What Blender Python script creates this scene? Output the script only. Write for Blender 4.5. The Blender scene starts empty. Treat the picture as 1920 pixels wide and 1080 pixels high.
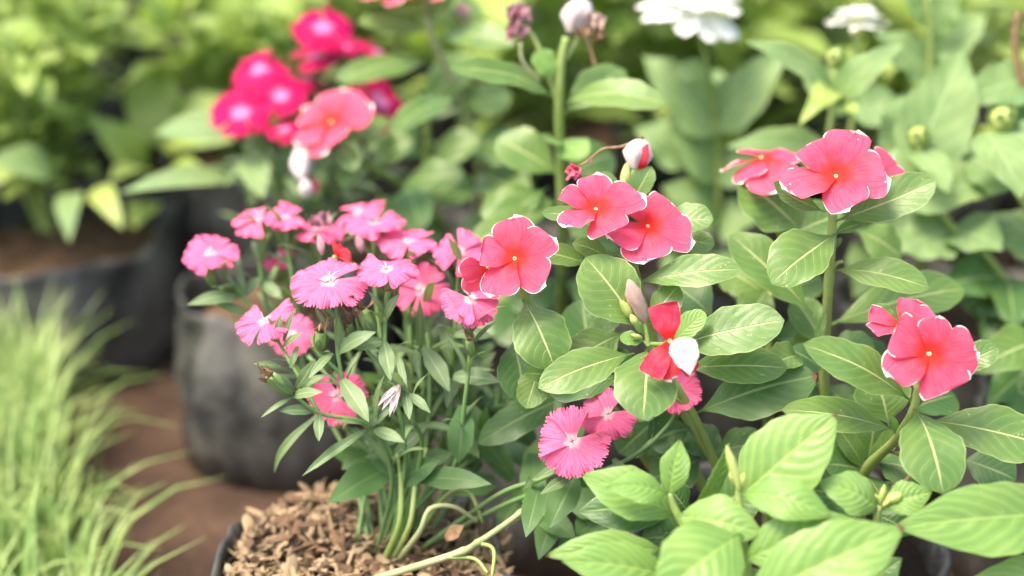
import bpy, math, random
import numpy as np
from mathutils import Vector, Matrix, noise

random.seed(7)
R = math.radians
scene = bpy.context.scene
col = scene.collection

# ------------------------------------------------------------------ camera
CAM_Z, PITCH = 0.60, R(22.0)
cam_data = bpy.data.cameras.new('camera')
cam_data.lens = 50.0
cam_data.sensor_width = 36.0
cam_data.clip_start = 0.01
cam_data.clip_end = 200.0
cam_data.dof.use_dof = True
cam_data.dof.focus_distance = 0.748
cam_data.dof.aperture_fstop = 2.6
cam_data.dof.aperture_blades = 9
cam = bpy.data.objects.new('camera', cam_data)
col.objects.link(cam)
cam.location = (0, 0, CAM_Z)
cam.rotation_euler = (R(90) - PITCH, 0, 0)
scene.camera = cam

# ------------------------------------------------------------------ light
SUN_EL, SUN_AZ = R(64), R(-115)          # azimuth from +Y towards +X
world = bpy.data.worlds.new('World')
scene.world = world
world.use_nodes = True
wn = world.node_tree.nodes
sky = wn.new('ShaderNodeTexSky')
sky.sky_type = 'NISHITA'
sky.sun_disc = False
sky.sun_elevation = SUN_EL
sky.sun_rotation = SUN_AZ
sky.air_density = 1.0
sky.dust_density = 3.0
sky.ozone_density = 0.6
wn['Background'].inputs['Strength'].default_value = 0.15
world.node_tree.links.new(sky.outputs[0], wn['Background'].inputs['Color'])
sun_data = bpy.data.lights.new('sun', 'SUN')
sun_data.energy = 1.5
sun_data.angle = R(22)
sun_data.color = (1.0, 0.95, 0.86)
sun = bpy.data.objects.new('sun', sun_data)
col.objects.link(sun)
sd = Vector((math.sin(SUN_AZ) * math.cos(SUN_EL), math.cos(SUN_AZ) * math.cos(SUN_EL), math.sin(SUN_EL)))
sun.rotation_euler = sd.to_track_quat('Z', 'Y').to_euler()
sun.location = (0, 0, 3)

vs = scene.view_settings
vs.view_transform = 'Standard'
vs.look = 'None'
vs.gamma = 1.0
vs.use_curve_mapping = False
vs.exposure = 2.05
vs.use_white_balance = True          # the camera's white balance, set for open shade
vs.white_balance_temperature = 7300
vs.white_balance_tint = 10
scene.render.engine = 'CYCLES'
cy = scene.cycles
cy.use_denoising = True
cy.max_bounces = 8
cy.diffuse_bounces = 4
cy.glossy_bounces = 3
cy.transmission_bounces = 6
cy.caustics_reflective = False
cy.caustics_refractive = False

# ------------------------------------------------------------------ geometry helpers
cp, sp = math.cos(PITCH), math.sin(PITCH)
FPX = 50.0 / 36.0 * 1920.0
CR, CU, CB = Vector((1, 0, 0)), Vector((0, sp, cp)), Vector((0, -cp, sp))   # right, up and back of the viewpoint
UP = Vector((0, 0, 1))

def P(px, py, d):
    """a point of the place: bearing of a photo pixel, d metres away along the viewing axis"""
    x = (px - 960) / FPX * d
    y = -(py - 540) / FPX * d
    return Vector((0, 0, CAM_Z)) + CR * x + CU * y - CB * d

def px2m(px, d):
    return px / FPX * d

def mesh_from(name, V, F, mat=None, uv=None, smooth=True):
    me = bpy.data.meshes.new(name)
    V = np.asarray(V, dtype=np.float64).reshape(-1, 3)
    me.from_pydata(V.tolist(), [], F if isinstance(F, list) else F.tolist())
    if uv is not None:
        lay = me.uv_layers.new(name='UVMap')
        li = np.empty(len(me.loops), dtype=np.int32)
        me.loops.foreach_get('vertex_index', li)
        lay.data.foreach_set('uv', np.asarray(uv, dtype=np.float32)[li].ravel())
    if smooth:
        me.polygons.foreach_set('use_smooth', [True] * len(me.polygons))
    if mat is not None:
        me.materials.append(mat)
    me.update()
    return me

def grid_faces(nr, nc, off=0, wrap=False):
    F = []
    for r in range(nr - 1):
        for c in range(nc - 1 if not wrap else nc):
            c2 = (c + 1) % nc
            F.append((off + r * nc + c, off + r * nc + c2, off + (r + 1) * nc + c2, off + (r + 1) * nc + c))
    return F

class Build:
    """collects several sheets and tubes into one mesh"""
    def __init__(self):
        self.V, self.F, self.U = [], [], []
    def add(self, V, F, uv=None):
        o = len(self.V)
        self.V += [tuple(v) for v in V]
        self.F += [tuple(i + o for i in f) for f in F]
        self.U += [tuple(u) for u in (uv if uv is not None else [(0.5, 0.5)] * len(V))]
    def mesh(self, name, mat, smooth=True):
        return mesh_from(name, self.V, self.F, mat, self.U, smooth)

def new_obj(name, data, parent=None, M=None):
    o = bpy.data.objects.new(name, data)
    col.objects.link(o)
    if parent is not None:
        o.parent = parent
        W = WORLD[parent.name].inverted() @ (M if M is not None else Matrix.Identity(4))
        o.matrix_basis = W
    elif M is not None:
        o.matrix_basis = M
    WORLD[o.name] = M.copy() if M is not None else Matrix.Identity(4)
    return o
WORLD = {}

def thing(name, label, cat, loc=(0, 0, 0), group=None):
    o = new_obj(name, None, None, Matrix.Translation(Vector(loc)))
    o.empty_display_size = 0.02
    o['label'] = label
    o['category'] = cat
    if group:
        o['group'] = group
    return o

def copy_tree(o, parent=None, shift=None):
    c = o.copy()
    col.objects.link(c)
    if parent is not None:
        c.parent = parent
    for ch in o.children:
        copy_tree(ch, c)
    return c

def frame(y, z, loc):
    y = y.normalized()
    z = (z - y * z.dot(y))
    if z.length < 1e-6:
        z = CB - y * CB.dot(y)
    z.normalize()
    x = y.cross(z)
    M = Matrix(((x.x, y.x, z.x, loc.x), (x.y, y.y, z.y, loc.y), (x.z, y.z, z.z, loc.z), (0, 0, 0, 1)))
    return M

def smooth_path(pts, n=6):
    pts = [Vector(p) for p in pts]
    if len(pts) < 3:
        return [pts[0].lerp(pts[1], i / n) for i in range(n + 1)]
    out = []
    ext = [pts[0] * 2 - pts[1]] + pts + [pts[-1] * 2 - pts[-2]]
    for i in range(1, len(ext) - 2):
        a, b, c, d = ext[i - 1], ext[i], ext[i + 1], ext[i + 2]
        for k in range(n):
            t = k / n
            out.append(0.5 * ((2 * b) + (c - a) * t + (2 * a - 5 * b + 4 * c - d) * t * t + (3 * b - a - 3 * c + d) * t ** 3))
    out.append(pts[-1])
    return out

def tube_geo(path, r0, r1, sides=8, swell=None):
    V, U = [], []
    n = len(path)
    ref = Vector((0.3, 0.2, 1))
    prev = None
    for i, p in enumerate(path):
        t = (path[min(i + 1, n - 1)] - path[max(i - 1, 0)]).normalized()
        if prev is None:
            a = t.cross(ref)
            if a.length < 1e-4:
                a = t.cross(Vector((1, 0, 0)))
        else:
            a = prev - t * prev.dot(t)
        a.normalize()
        prev = a
        b = t.cross(a)
        f = i / (n - 1)
        r = r0 + (r1 - r0) * f
        if swell:
            for (s, amp, wd) in swell:
                r *= 1 + amp * math.exp(-((f - s) / wd) ** 2)
        for k in range(sides):
            an = 2 * math.pi * k / sides
            V.append(p + (a * math.cos(an) + b * math.sin(an)) * r)
            U.append((k / sides, f))
    F = grid_faces(n, sides, 0, True)
    V.append(path[-1]); U.append((0.5, 1))
    tip = len(V) - 1
    for k in range(sides):
        F.append(((n - 1) * sides + k, (n - 1) * sides + (k + 1) % sides, tip))
    return V, F, U

def lathe_geo(prof, sides=14, folds=0, fold_amp=0.0, twist=0.0, seed=0):
    """prof: (radius, height) pairs along +Y"""
    V, U = [], []
    n = len(prof)
    for i, (r, h) in enumerate(prof):
        f = i / (n - 1)
        for k in range(sides):
            an = 2 * math.pi * k / sides
            rr = r * (1 + fold_amp * math.sin(folds * an + twist * f + seed))
            V.append(Vector((rr * math.cos(an + twist * f * 0.3), h, rr * math.sin(an + twist * f * 0.3))))
            U.append((k / sides, f))
    return V, grid_faces(n, sides, 0, True), U

def curve(ctrl, x):
    """smooth interpolation through control points (monotone cubic)"""
    xs = np.array([c[0] for c in ctrl]); ys = np.array([c[1] for c in ctrl])
    h = np.diff(xs); dl = np.diff(ys) / h
    m = np.zeros_like(ys)
    m[0], m[-1] = dl[0], dl[-1]
    for i in range(1, len(ys) - 1):
        m[i] = 0 if dl[i - 1] * dl[i] <= 0 else 2 * dl[i - 1] * dl[i] / (dl[i - 1] + dl[i])
    x = np.clip(x, xs[0], xs[-1])
    k = np.clip(np.searchsorted(xs, x) - 1, 0, len(h) - 1)
    t = (x - xs[k]) / h[k]
    return ((2 * t**3 - 3 * t**2 + 1) * ys[k] + (t**3 - 2 * t**2 + t) * h[k] * m[k]
            + (-2 * t**3 + 3 * t**2) * ys[k + 1] + (t**3 - t**2) * h[k] * m[k + 1])

# ------------------------------------------------------------------ materials
class NT:
    def __init__(self, name):
        self.m = bpy.data.materials.new(name)
        self.m.use_nodes = True
        self.t = self.m.node_tree
        self.b = self.t.nodes['Principled BSDF']
        self.out = self.t.nodes['Material Output']
    def n(self, typ, **kw):
        x = self.t.nodes.new(typ)
        for k, v in kw.items():
            setattr(x, k, v)
        return x
    def l(self, a, b):
        self.t.links.new(a, b)
    def put(self, sock, v):
        if hasattr(v, 'is_output'):
            self.l(v, sock)
        else:
            sock.default_value = v
    def math(self, op, a, b=0.0, c=None, clamp=False):
        x = self.n('ShaderNodeMath', operation=op)
        x.use_clamp = clamp
        self.put(x.inputs[0], a); self.put(x.inputs[1], b)
        if c is not None:
            self.put(x.inputs[2], c)
        return x.outputs[0]
    def ss(self, v, a, b):
        x = self.n('ShaderNodeMapRange', interpolation_type='SMOOTHSTEP')
        self.put(x.inputs['Value'], v)
        x.inputs['From Min'].default_value = a
        x.inputs['From Max'].default_value = b
        return x.outputs[0]
    def mix(self, f, a, b, mode='MIX'):
        x = self.n('ShaderNodeMix', data_type='RGBA', blend_type=mode)
        self.put(x.inputs['Factor'], f)
        self.put(x.inputs['A'], a if hasattr(a, 'is_output') else (*a, 1))
        self.put(x.inputs['B'], b if hasattr(b, 'is_output') else (*b, 1))
        return x.outputs['Result']
    def noise(self, scale, detail=3.0, vec=None, rough=0.5):
        x = self.n('ShaderNodeTexNoise')
        x.inputs['Scale'].default_value = scale
        x.inputs['Detail'].default_value = detail
        x.inputs['Roughness'].default_value = rough
        if vec is not None:
            self.l(vec, x.inputs['Vector'])
        return x.outputs['Fac']
    def voronoi(self, scale, vec=None, feature='F1', rnd=1.0):
        x = self.n('ShaderNodeTexVoronoi', feature=feature)
        x.inputs['Scale'].default_value = scale
        x.inputs['Randomness'].default_value = rnd
        if vec is not None:
            self.l(vec, x.inputs['Vector'])
        return x.outputs['Distance']
    def coords(self):
        tc = self.n('ShaderNodeTexCoord')
        sep = self.n('ShaderNodeSeparateXYZ')
        self.l(tc.outputs['UV'], sep.inputs[0])
        return tc, sep.outputs[0], sep.outputs[1]
    def rand(self):
        return self.n('ShaderNodeObjectInfo').outputs['Random']
    def bump(self, h, strength, dist):
        x = self.n('ShaderNodeBump')
        x.inputs['Strength'].default_value = strength
        x.inputs['Distance'].default_value = dist
        self.l(h, x.inputs['Height'])
        self.l(x.outputs[0], self.b.inputs['Normal'])
        return x.outputs[0]
    def translucent(self, colour, f, nrm=None):
        tr = self.n('ShaderNodeBsdfTranslucent')
        self.put(tr.inputs['Color'], colour if hasattr(colour, 'is_output') else (*colour, 1))
        if nrm is not None:
            self.l(nrm, tr.inputs['Normal'])
        mx = self.n('ShaderNodeMixShader')
        mx.inputs[0].default_value = f
        self.l(self.b.outputs[0], mx.inputs[1])
        self.l(tr.outputs[0], mx.inputs[2])
        self.l(mx.outputs[0], self.out.inputs['Surface'])

def leaf_material(name, base, alt, back, vein, nv, k, vein_f=0.6, mid=0.07, rough=0.42, trans=0.32,
                  bump=0.5, brown_tip=0.0, spots=0.3, spec=0.40, lat_w=0.055, lat_f=0.30, ridge=0.12, ivein=0.18):
    T = NT(name)
    tc, u, v = T.coords()
    rnd = T.rand()
    a = T.math('MULTIPLY', T.math('ABSOLUTE', T.math('SUBTRACT', u, 0.5)), 2.0)
    side = T.math('MULTIPLY', T.math('GREATER_THAN', u, 0.5), 0.37)
    obj = tc.outputs['Object']
    wob = T.math('MULTIPLY', T.math('SUBTRACT', T.noise(90.0, 1.0, obj), 0.5), 0.05)
    s = T.math('ADD', T.math('SUBTRACT', v, T.math('MULTIPLY', T.math('POWER', a, 1.35), k)), wob)
    q = T.math('ADD', T.math('MULTIPLY', s, nv), side)
    fr = T.math('ABSOLUTE', T.math('SUBTRACT', T.math('FRACT', q), 0.5))           # 0 at vein
    lat = T.math('SUBTRACT', 1.0, T.ss(fr, 0.0, lat_w))
    lat = T.math('MULTIPLY', lat, T.math('SUBTRACT', 1.0, T.ss(a, 0.45, 0.92)))
    midm = T.math('SUBTRACT', 1.0, T.ss(a, mid * 0.45, mid * 1.2))
    midm = T.math('MULTIPLY', midm, T.math('SUBTRACT', 1.0, T.math('MULTIPLY', T.ss(v, 0.75, 1.0), 0.6)))
    veins = T.math('MAXIMUM', midm, T.math('MULTIPLY', lat, lat_f))
    mott = T.ss(T.noise(70.0, 4.0, obj, 0.6), 0.3, 0.7)
    c = T.mix(T.math('ADD', T.math('MULTIPLY', mott, 0.45), T.math('MULTIPLY', rnd, 0.55)), base, alt)
    c = T.mix(T.math('MULTIPLY', T.ss(T.noise(24.0, 2.0, obj), 0.50, 0.70), 0.45), c, tuple(min(1, q) for q in (alt[0] * 1.35, alt[1] * 1.15, alt[2] * 1.1)))
    # paler towards the margin rim
    c = T.mix(T.math('MULTIPLY', T.ss(a, 0.93, 1.0), 0.35), c, vein)
    c = T.mix(T.math('MULTIPLY', T.math('MULTIPLY', T.ss(fr, 0.10, 0.5), T.math('SUBTRACT', 1.0, midm)), ivein), c, tuple(q * .62 for q in base))
    c = T.mix(T.math('MULTIPLY', veins, vein_f), c, vein)
    # small blemishes
    vo = T.math('ADD', T.voronoi(330.0, obj), T.math('MULTIPLY', T.noise(700.0, 2.0, obj), 0.25))
    keep = T.ss(T.noise(130.0, 3.0, obj), 0.58, 0.66)
    spot = T.math('MULTIPLY', T.math('SUBTRACT', 1.0, T.ss(vo, 0.22, 0.34)), keep)
    c = T.mix(T.math('MULTIPLY', spot, spots), c, (0.62, 0.55, 0.38))
    patch = T.ss(T.noise(28.0, 5.0, obj, 0.7), 0.66, 0.74)
    c = T.mix(T.math('MULTIPLY', patch, 0.35 * spots), c, (0.35, 0.30, 0.10))
    if brown_tip:
        lim = T.math('ADD', v, T.math('MULTIPLY', T.math('SUBTRACT', T.noise(160.0, 3.0, obj), 0.5), 0.04))
        tipm = T.math('MULTIPLY', T.ss(lim, 0.955, 0.975), T.math('GREATER_THAN', rnd, 1.0 - brown_tip))
        c = T.mix(tipm, c, (0.13, 0.06, 0.03))
    geo = T.n('ShaderNodeNewGeometry')
    cb = T.mix(T.math('MULTIPLY', veins, vein_f * 0.8), back, vein)
    cc = T.mix(geo.outputs['Backfacing'], c, cb)
    T.l(cc, T.b.inputs['Base Color'])
    ro = T.math('ADD', rough, T.math('MULTIPLY', T.math('SUBTRACT', T.noise(120.0, 3.0, obj), 0.5), 0.25))
    T.l(ro, T.b.inputs['Roughness'])
    T.b.inputs['Specular IOR Level'].default_value = spec
    h = T.math('ADD', T.math('MULTIPLY', veins, -1.0), T.math('MULTIPLY', T.noise(260.0, 3.0, obj), 0.55))
    h = T.math('ADD', h, T.math('MULTIPLY', T.ss(fr, 0.0, 0.5), ridge))
    nrm = T.bump(h, bump, 0.0006)
    tcol = T.mix(1.0, cc, (1.15, 1.25, 0.55), 'MULTIPLY')
    T.translucent(tcol, trans, nrm)
    return T.m

MAT = {}
MAT['vinca_leaf'] = leaf_material('vinca_leaf', (0.068, 0.160, 0.036), (0.150, 0.250, 0.060), (0.16, 0.26, 0.09),
                                  (0.52, 0.58, 0.26), 8.0, 0.30, 0.75, 0.048, 0.40, 0.30, 0.80, 0.0, 0.55, spec=.42)
MAT['pentas_leaf'] = leaf_material('pentas_leaf', (0.140, 0.285, 0.060), (0.225, 0.375, 0.105), (0.22, 0.34, 0.12),
                                   (0.34, 0.47, 0.13), 8.5, 0.34, 0.45, 0.06, 0.42, 0.36, 0.5, 0.55, 0.35, lat_w=0.12, lat_f=.40, ridge=.4, ivein=.3)
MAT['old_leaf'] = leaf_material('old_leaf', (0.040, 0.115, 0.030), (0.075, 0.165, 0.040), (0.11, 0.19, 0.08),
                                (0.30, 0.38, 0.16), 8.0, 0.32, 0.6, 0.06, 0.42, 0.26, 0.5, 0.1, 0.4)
MAT['dianthus_leaf'] = leaf_material('dianthus_leaf', (0.095, 0.170, 0.070), (0.165, 0.250, 0.105), (0.18, 0.27, 0.13),
                                     (0.30, 0.38, 0.20), 1.0, 0.0, 0.5, 0.14, 0.5, 0.26, 0.3, 0.25, 0.2, lat_w=0.001)
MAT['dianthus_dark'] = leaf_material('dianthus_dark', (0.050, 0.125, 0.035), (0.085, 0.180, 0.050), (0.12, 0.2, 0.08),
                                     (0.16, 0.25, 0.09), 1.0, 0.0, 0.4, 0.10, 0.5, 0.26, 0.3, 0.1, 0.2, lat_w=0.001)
MAT['zinnia_leaf'] = leaf_material('zinnia_leaf', (0.130, 0.235, 0.085), (0.205, 0.310, 0.115), (0.20, 0.30, 0.13),
                                   (0.36, 0.45, 0.22), 5.0, 0.36, 0.5, 0.05, 0.6, 0.32, 0.4, 0.1, 0.6)
MAT['bed_leaf'] = leaf_material('bed_leaf', (0.185, 0.300, 0.060), (0.350, 0.455, 0.120), (0.28, 0.38, 0.13),
                                (0.36, 0.47, 0.18), 6.0, 0.34, 0.4, 0.06, 0.5, 0.36, 0.3, 0.05, 0.3)

def petal_material(name, base, centre, edge, back, cv, edge_amt, line_n=0, line_c=(0.4, 0.02, 0.12), trans=0.32, ctr0=0.10, rough=0.7, line_f=0.4, outer=(0.74, 0.11, 0.20), outer_f=0.0):
    T = NT(name)
    tc, u, v = T.coords()
    obj = tc.outputs['Object']
    rnd = T.rand()
    a = T.math('MULTIPLY', T.math('ABSOLUTE', T.math('SUBTRACT', u, 0.5)), 2.0)
    hsv = T.n('ShaderNodeHueSaturation')
    hsv.inputs['Color'].default_value = (*base, 1)
    T.l(T.math('ADD', 0.496, T.math('MULTIPLY', rnd, 0.008)), hsv.inputs['Hue'])
    T.l(T.math('ADD', 0.93, T.math('MULTIPLY', rnd, 0.14)), hsv.inputs['Value'])
    c = hsv.outputs[0]
    soft = T.noise(140.0, 3.0, obj)
    c = T.mix(T.math('MULTIPLY', T.ss(soft, 0.35, 0.75), 0.08), c, back)
    c = T.mix(T.math('MULTIPLY', T.ss(v, 0.35, 0.95), outer_f), c, outer)
    if line_n:
        st = T.n('ShaderNodeCombineXYZ')
        T.l(T.math('MULTIPLY', u, line_n), st.inputs[0])
        T.l(T.math('MULTIPLY', v, 1.6), st.inputs[1])
        ln = T.ss(T.noise(1.0, 2.0, st.outputs[0]), 0.52, 0.66)
        c = T.mix(T.math('MULTIPLY', ln, line_f), c, line_c)
    cm = T.math('SUBTRACT', 1.0, T.ss(T.math('ADD', v, T.math('MULTIPLY', T.math('SUBTRACT', soft, 0.5), 0.15)), ctr0, cv))
    c = T.mix(cm, c, centre)
    if edge_amt:
        e = T.math('MAXIMUM', T.math('MULTIPLY', a, T.ss(v, 0.35, 0.6)), v)
        e = T.math('ADD', e, T.math('MULTIPLY', T.math('SUBTRACT', T.noise(160.0, 4.0, obj, 0.7), 0.5), 0.07))
        e = T.math('ADD', e, T.math('MULTIPLY', T.math('SUBTRACT', T.noise(38.0, 1.0, obj), 0.5), 0.15))
        gate = T.ss(T.noise(55.0, 0.0, obj), 0.44, 0.56)
        c = T.mix(T.math('MULTIPLY', T.math('MULTIPLY', T.ss(e, 0.935, 0.975), gate), edge_amt), c, edge)
    vo = T.voronoi(300.0, obj)
    keep = T.ss(T.noise(60.0, 1.0, obj), 0.58, 0.62)
    spot = T.math('MULTIPLY', T.math('SUBTRACT', 1.0, T.ss(vo, 0.10, 0.17)), keep)
    c = T.mix(T.math('MULTIPLY', spot, 0.75), c, (0.85, 0.75, 0.62))
    geo = T.n('ShaderNodeNewGeometry')
    c = T.mix(geo.outputs['Backfacing'], c, back)
    T.l(c, T.b.inputs['Base Color'])
    T.b.inputs['Roughness'].default_value = rough
    T.b.inputs['Specular IOR Level'].default_value = 0.12
    st2 = T.n('ShaderNodeCombineXYZ')
    T.l(T.math('MULTIPLY', u, 34.0), st2.inputs[0])
    T.l(T.math('MULTIPLY', v, 2.5), st2.inputs[1])
    nrm = T.bump(T.math('ADD', T.noise(1.0, 2.0, st2.outputs[0]), T.math('MULTIPLY', soft, 0.6)), 0.35, 0.0005)
    T.translucent(c, trans, nrm)
    return T.m

CORAL, CORALB = (0.70, 0.056, 0.110), (0.86, 0.48, 0.52)
MAT['vinca_petal'] = petal_material('vinca_petal', CORAL, (0.68, 0.030, 0.022), (0.85, 0.78, 0.72), (0.74, 0.40, 0.44), 0.46, 0.95, 18, (0.50, 0.020, 0.06), 0.28, line_f=0.4, outer_f=0.65)
MAT['wilted_petal'] = petal_material('wilted_petal', (0.60, 0.028, 0.056), (0.52, 0.012, 0.012), (0.80, 0.70, 0.66), (0.74, 0.58, 0.58), 0.35, 0.9, 8, (0.5, 0.015, 0.04), 0.2)
MAT['white_petal'] = petal_material('white_petal', (0.55, 0.47, 0.455), (0.52, 0.36, 0.36), (0.60, 0.53, 0.50), (0.58, 0.51, 0.49), 0.3, 0.5, 8, (0.80, 0.45, 0.52), 0.25)
MAT['pink_petal'] = petal_material('pink_petal', (0.80, 0.145, 0.285), (0.76, 0.42, 0.46), (0.74, 0.22, 0.38), (0.70, 0.18, 0.33), 0.25, 0.3, 26, (0.50, 0.018, 0.09), 0.30, 0.06, line_f=0.75)
MAT['magenta_petal'] = petal_material('magenta_petal', (0.50, 0.005, 0.085), (0.60, 0.20, 0.42), (0.5, 0.03, 0.15), (0.36, 0.012, 0.10), 0.40, 0.2, 10, (0.28, 0.0, 0.04), 0.28, 0.10)
MAT['zinnia_petal'] = petal_material('zinnia_petal', (0.74, 0.745, 0.70), (0.70, 0.72, 0.54), (0.9, 0.9, 0.88), (0.80, 0.83, 0.70), 0.25, 0.0, 0, trans=0.3)

def plain(name, c0, c1, scale=60.0, rough=0.55, bump=0.0, bscale=200.0, trans=0.0, spec=0.4, use_rand=True):
    T = NT(name)
    tc = T.n('ShaderNodeTexCoord')
    obj = tc.outputs['Object']
    f = T.ss(T.noise(scale, 4.0, obj, 0.6), 0.3, 0.7)
    if use_rand:
        f = T.math('ADD', T.math('MULTIPLY', f, 0.6), T.math('MULTIPLY', T.rand(), 0.4))
    c = T.mix(f, c0, c1)
    T.l(c, T.b.inputs['Base Color'])
    T.b.inputs['Roughness'].default_value = rough
    T.b.inputs['Specular IOR Level'].default_value = spec
    nrm = None
    if bump:
        nrm = T.bump(T.noise(bscale, 4.0, obj, 0.6), bump, 0.001)
    if trans:
        T.translucent(c, trans, nrm)
    return T.m

MAT['stem'] = plain('stem', (0.185, 0.275, 0.065), (0.30, 0.38, 0.12), 50, 0.45, 0.3, 300, 0.12)
MAT['dianthus_stem'] = plain('dianthus_stem', (0.10, 0.20, 0.060), (0.17, 0.28, 0.10), 50, 0.5, 0.2, 300, 0.1)
MAT['pale_stem'] = plain('pale_stem', (0.24, 0.30, 0.12), (0.40, 0.38, 0.22), 40, 0.55, 0.3, 250, 0.1)
MAT['calyx'] = plain('calyx', (0.15, 0.26, 0.07), (0.24, 0.34, 0.11), 90, 0.5, 0.4, 400, 0.15)
MAT['bud'] = plain('bud', (0.34, 0.44, 0.10), (0.48, 0.54, 0.20), 90, 0.5, 0.2, 300, 0.2)
MAT['dusty_bud'] = plain('dusty_bud', (0.38, 0.23, 0.20), (0.50, 0.36, 0.29), 160, 0.6, 0.5, 300, 0.2)
MAT['purple_wilt'] = plain('purple_wilt', (0.20, 0.045, 0.08), (0.46, 0.24, 0.28), 160, 0.6, 0.5, 300, 0.2)
MAT['dark_wilt'] = plain('dark_wilt', (0.35, 0.012, 0.035), (0.55, 0.10, 0.16), 160, 0.6, 0.5, 300, 0.15)
MAT['dried'] = plain('dried', (0.10, 0.050, 0.025), (0.36, 0.23, 0.12), 260, 0.8, 0.5, 500, 0.08)
MAT['eye'] = plain('eye', (0.62, 0.42, 0.14), (0.70, 0.55, 0.28), 600, 0.5)
MAT['style'] = plain('style', (0.62, 0.52, 0.52), (0.72, 0.66, 0.64), 300, 0.4, trans=0.2)
MAT['disc'] = plain('disc', (0.45, 0.50, 0.12), (0.70, 0.66, 0.25), 300, 0.6, 0.5, 500)
MAT['grass'] = plain('grass', (0.150, 0.290, 0.070), (0.430, 0.530, 0.200), 45, 0.5, 0, 0, 0.34, use_rand=False)
MAT['chip'] = plain('chip', (0.075, 0.046, 0.024), (0.46, 0.335, 0.190), 40, 0.8, 0.6, 500)
MAT['chip_dark'] = plain('chip_dark', (0.05, 0.028, 0.016), (0.22, 0.13, 0.07), 60, 0.85, 0.6, 500)

def soil_material(name, c0, c1, c2, s):
    T = NT(name)
    tc = T.n('ShaderNodeTexCoord')
    o = tc.outputs['Object']
    c = T.mix(T.ss(T.noise(s, 6.0, o, 0.65), 0.32, 0.68), c0, c1)
    c = T.mix(T.math('MULTIPLY', T.ss(T.noise(s * 7, 3.0, o, 0.7), 0.58, 0.72), 0.7), c, c2)
    T.l(c, T.b.inputs['Base Color'])
    T.b.inputs['Roughness'].default_value = 0.95
    T.b.inputs['Specular IOR Level'].default_value = 0.15
    T.bump(T.math('ADD', T.noise(s * 5, 6.0, o, 0.7), T.math('MULTIPLY', T.voronoi(s * 9, o), 0.5)), 0.8, 0.006)
    return T.m
MAT['ground'] = soil_material('ground', (0.040, 0.024, 0.017), (0.085, 0.052, 0.036), (0.13, 0.09, 0.065), 9.0)
MAT['soil'] = soil_material('soil', (0.060, 0.036, 0.022), (0.150, 0.090, 0.052), (0.30, 0.20, 0.12), 30.0)
MAT['soil_shaded'] = soil_material('soil_shaded', (0.010, 0.007, 0.005), (0.024, 0.016, 0.011), (0.05, 0.035, 0.023), 30.0)  # same soil, colour darkened to stand in for deep shade between the plants

def bag_material():
    T = NT('bag_plastic')
    tc = T.n('ShaderNodeTexCoord')
    o = tc.outputs['Object']
    dust_haze = T.ss(T.noise(16.0, 6.0, o, 0.6), 0.34, 0.72)
    sep = T.n('ShaderNodeSeparateXYZ')
    T.l(o, sep.inputs[0])
    low = T.math('SUBTRACT', 1.0, T.ss(sep.outputs[2], 0.0, 0.07))                     # splashed mud low down
    dust_haze = T.math('ADD', T.math('MULTIPLY', dust_haze, 0.55), T.math('MULTIPLY', T.math('MULTIPLY', low, T.noise(40.0, 4.0, o)), 0.30), clamp=True)
    c = T.mix(dust_haze, (0.020, 0.020, 0.020), (0.185, 0.175, 0.152))  # dust, its grey also raised to imitate haze and light on the plastic
    T.l(c, T.b.inputs['Base Color'])
    T.l(T.math('ADD', 0.34, T.math('MULTIPLY', dust_haze, 0.45)), T.b.inputs['Roughness'])
    T.b.inputs['Specular IOR Level'].default_value = 0.5
    st = T.n('ShaderNodeMapping')
    st.inputs['Scale'].default_value = (1.0, 1.0, 0.45)
    T.l(o, st.inputs['Vector'])
    T.bump(T.math('ADD', T.noise(26.0, 4.0, st.outputs[0], 0.55), T.math('MULTIPLY', T.noise(130.0, 2.0, o), 0.10)), 0.6, 0.012)
    return T.m
MAT['bag'] = bag_material()

# ------------------------------------------------------------------ leaves
PROF = {
    'vinca': [(0, .05), (.07, .055), (.16, .26), (.33, .74), (.53, 1), (.70, .98), (.84, .78), (.93, .50), (.975, .22), (.99, .07), (1, .0)],
    'pentas': [(0, .05), (.05, .07), (.18, .50), (.36, .90), (.50, 1), (.65, .90), (.80, .60), (.92, .25), (1, .0)],
    'dianthus': [(0, .40), (.1, .55), (.35, .95), (.5, 1), (.75, .70), (.92, .25), (1, .0)],
    'zinnia': [(0, .30), (.05, .62), (.18, .96), (.30, 1), (.5, .90), (.7, .65), (.88, .30), (1, .0)],
    'bed': [(0, .05), (.10, .06), (.20, .45), (.38, .95), (.48, 1), (.68, .80), (.86, .42), (1, .0)],
}
LEAFMAT = {'vinca': 'vinca_leaf', 'pentas': 'pentas_leaf', 'dianthus': 'dianthus_leaf', 'zinnia': 'zinnia_leaf', 'bed': 'bed_leaf'}
RES = {'vinca': (26, 12), 'pentas': (40, 14), 'dianthus': (14, 4), 'zinnia': (20, 10), 'bed': (12, 6)}

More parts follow.
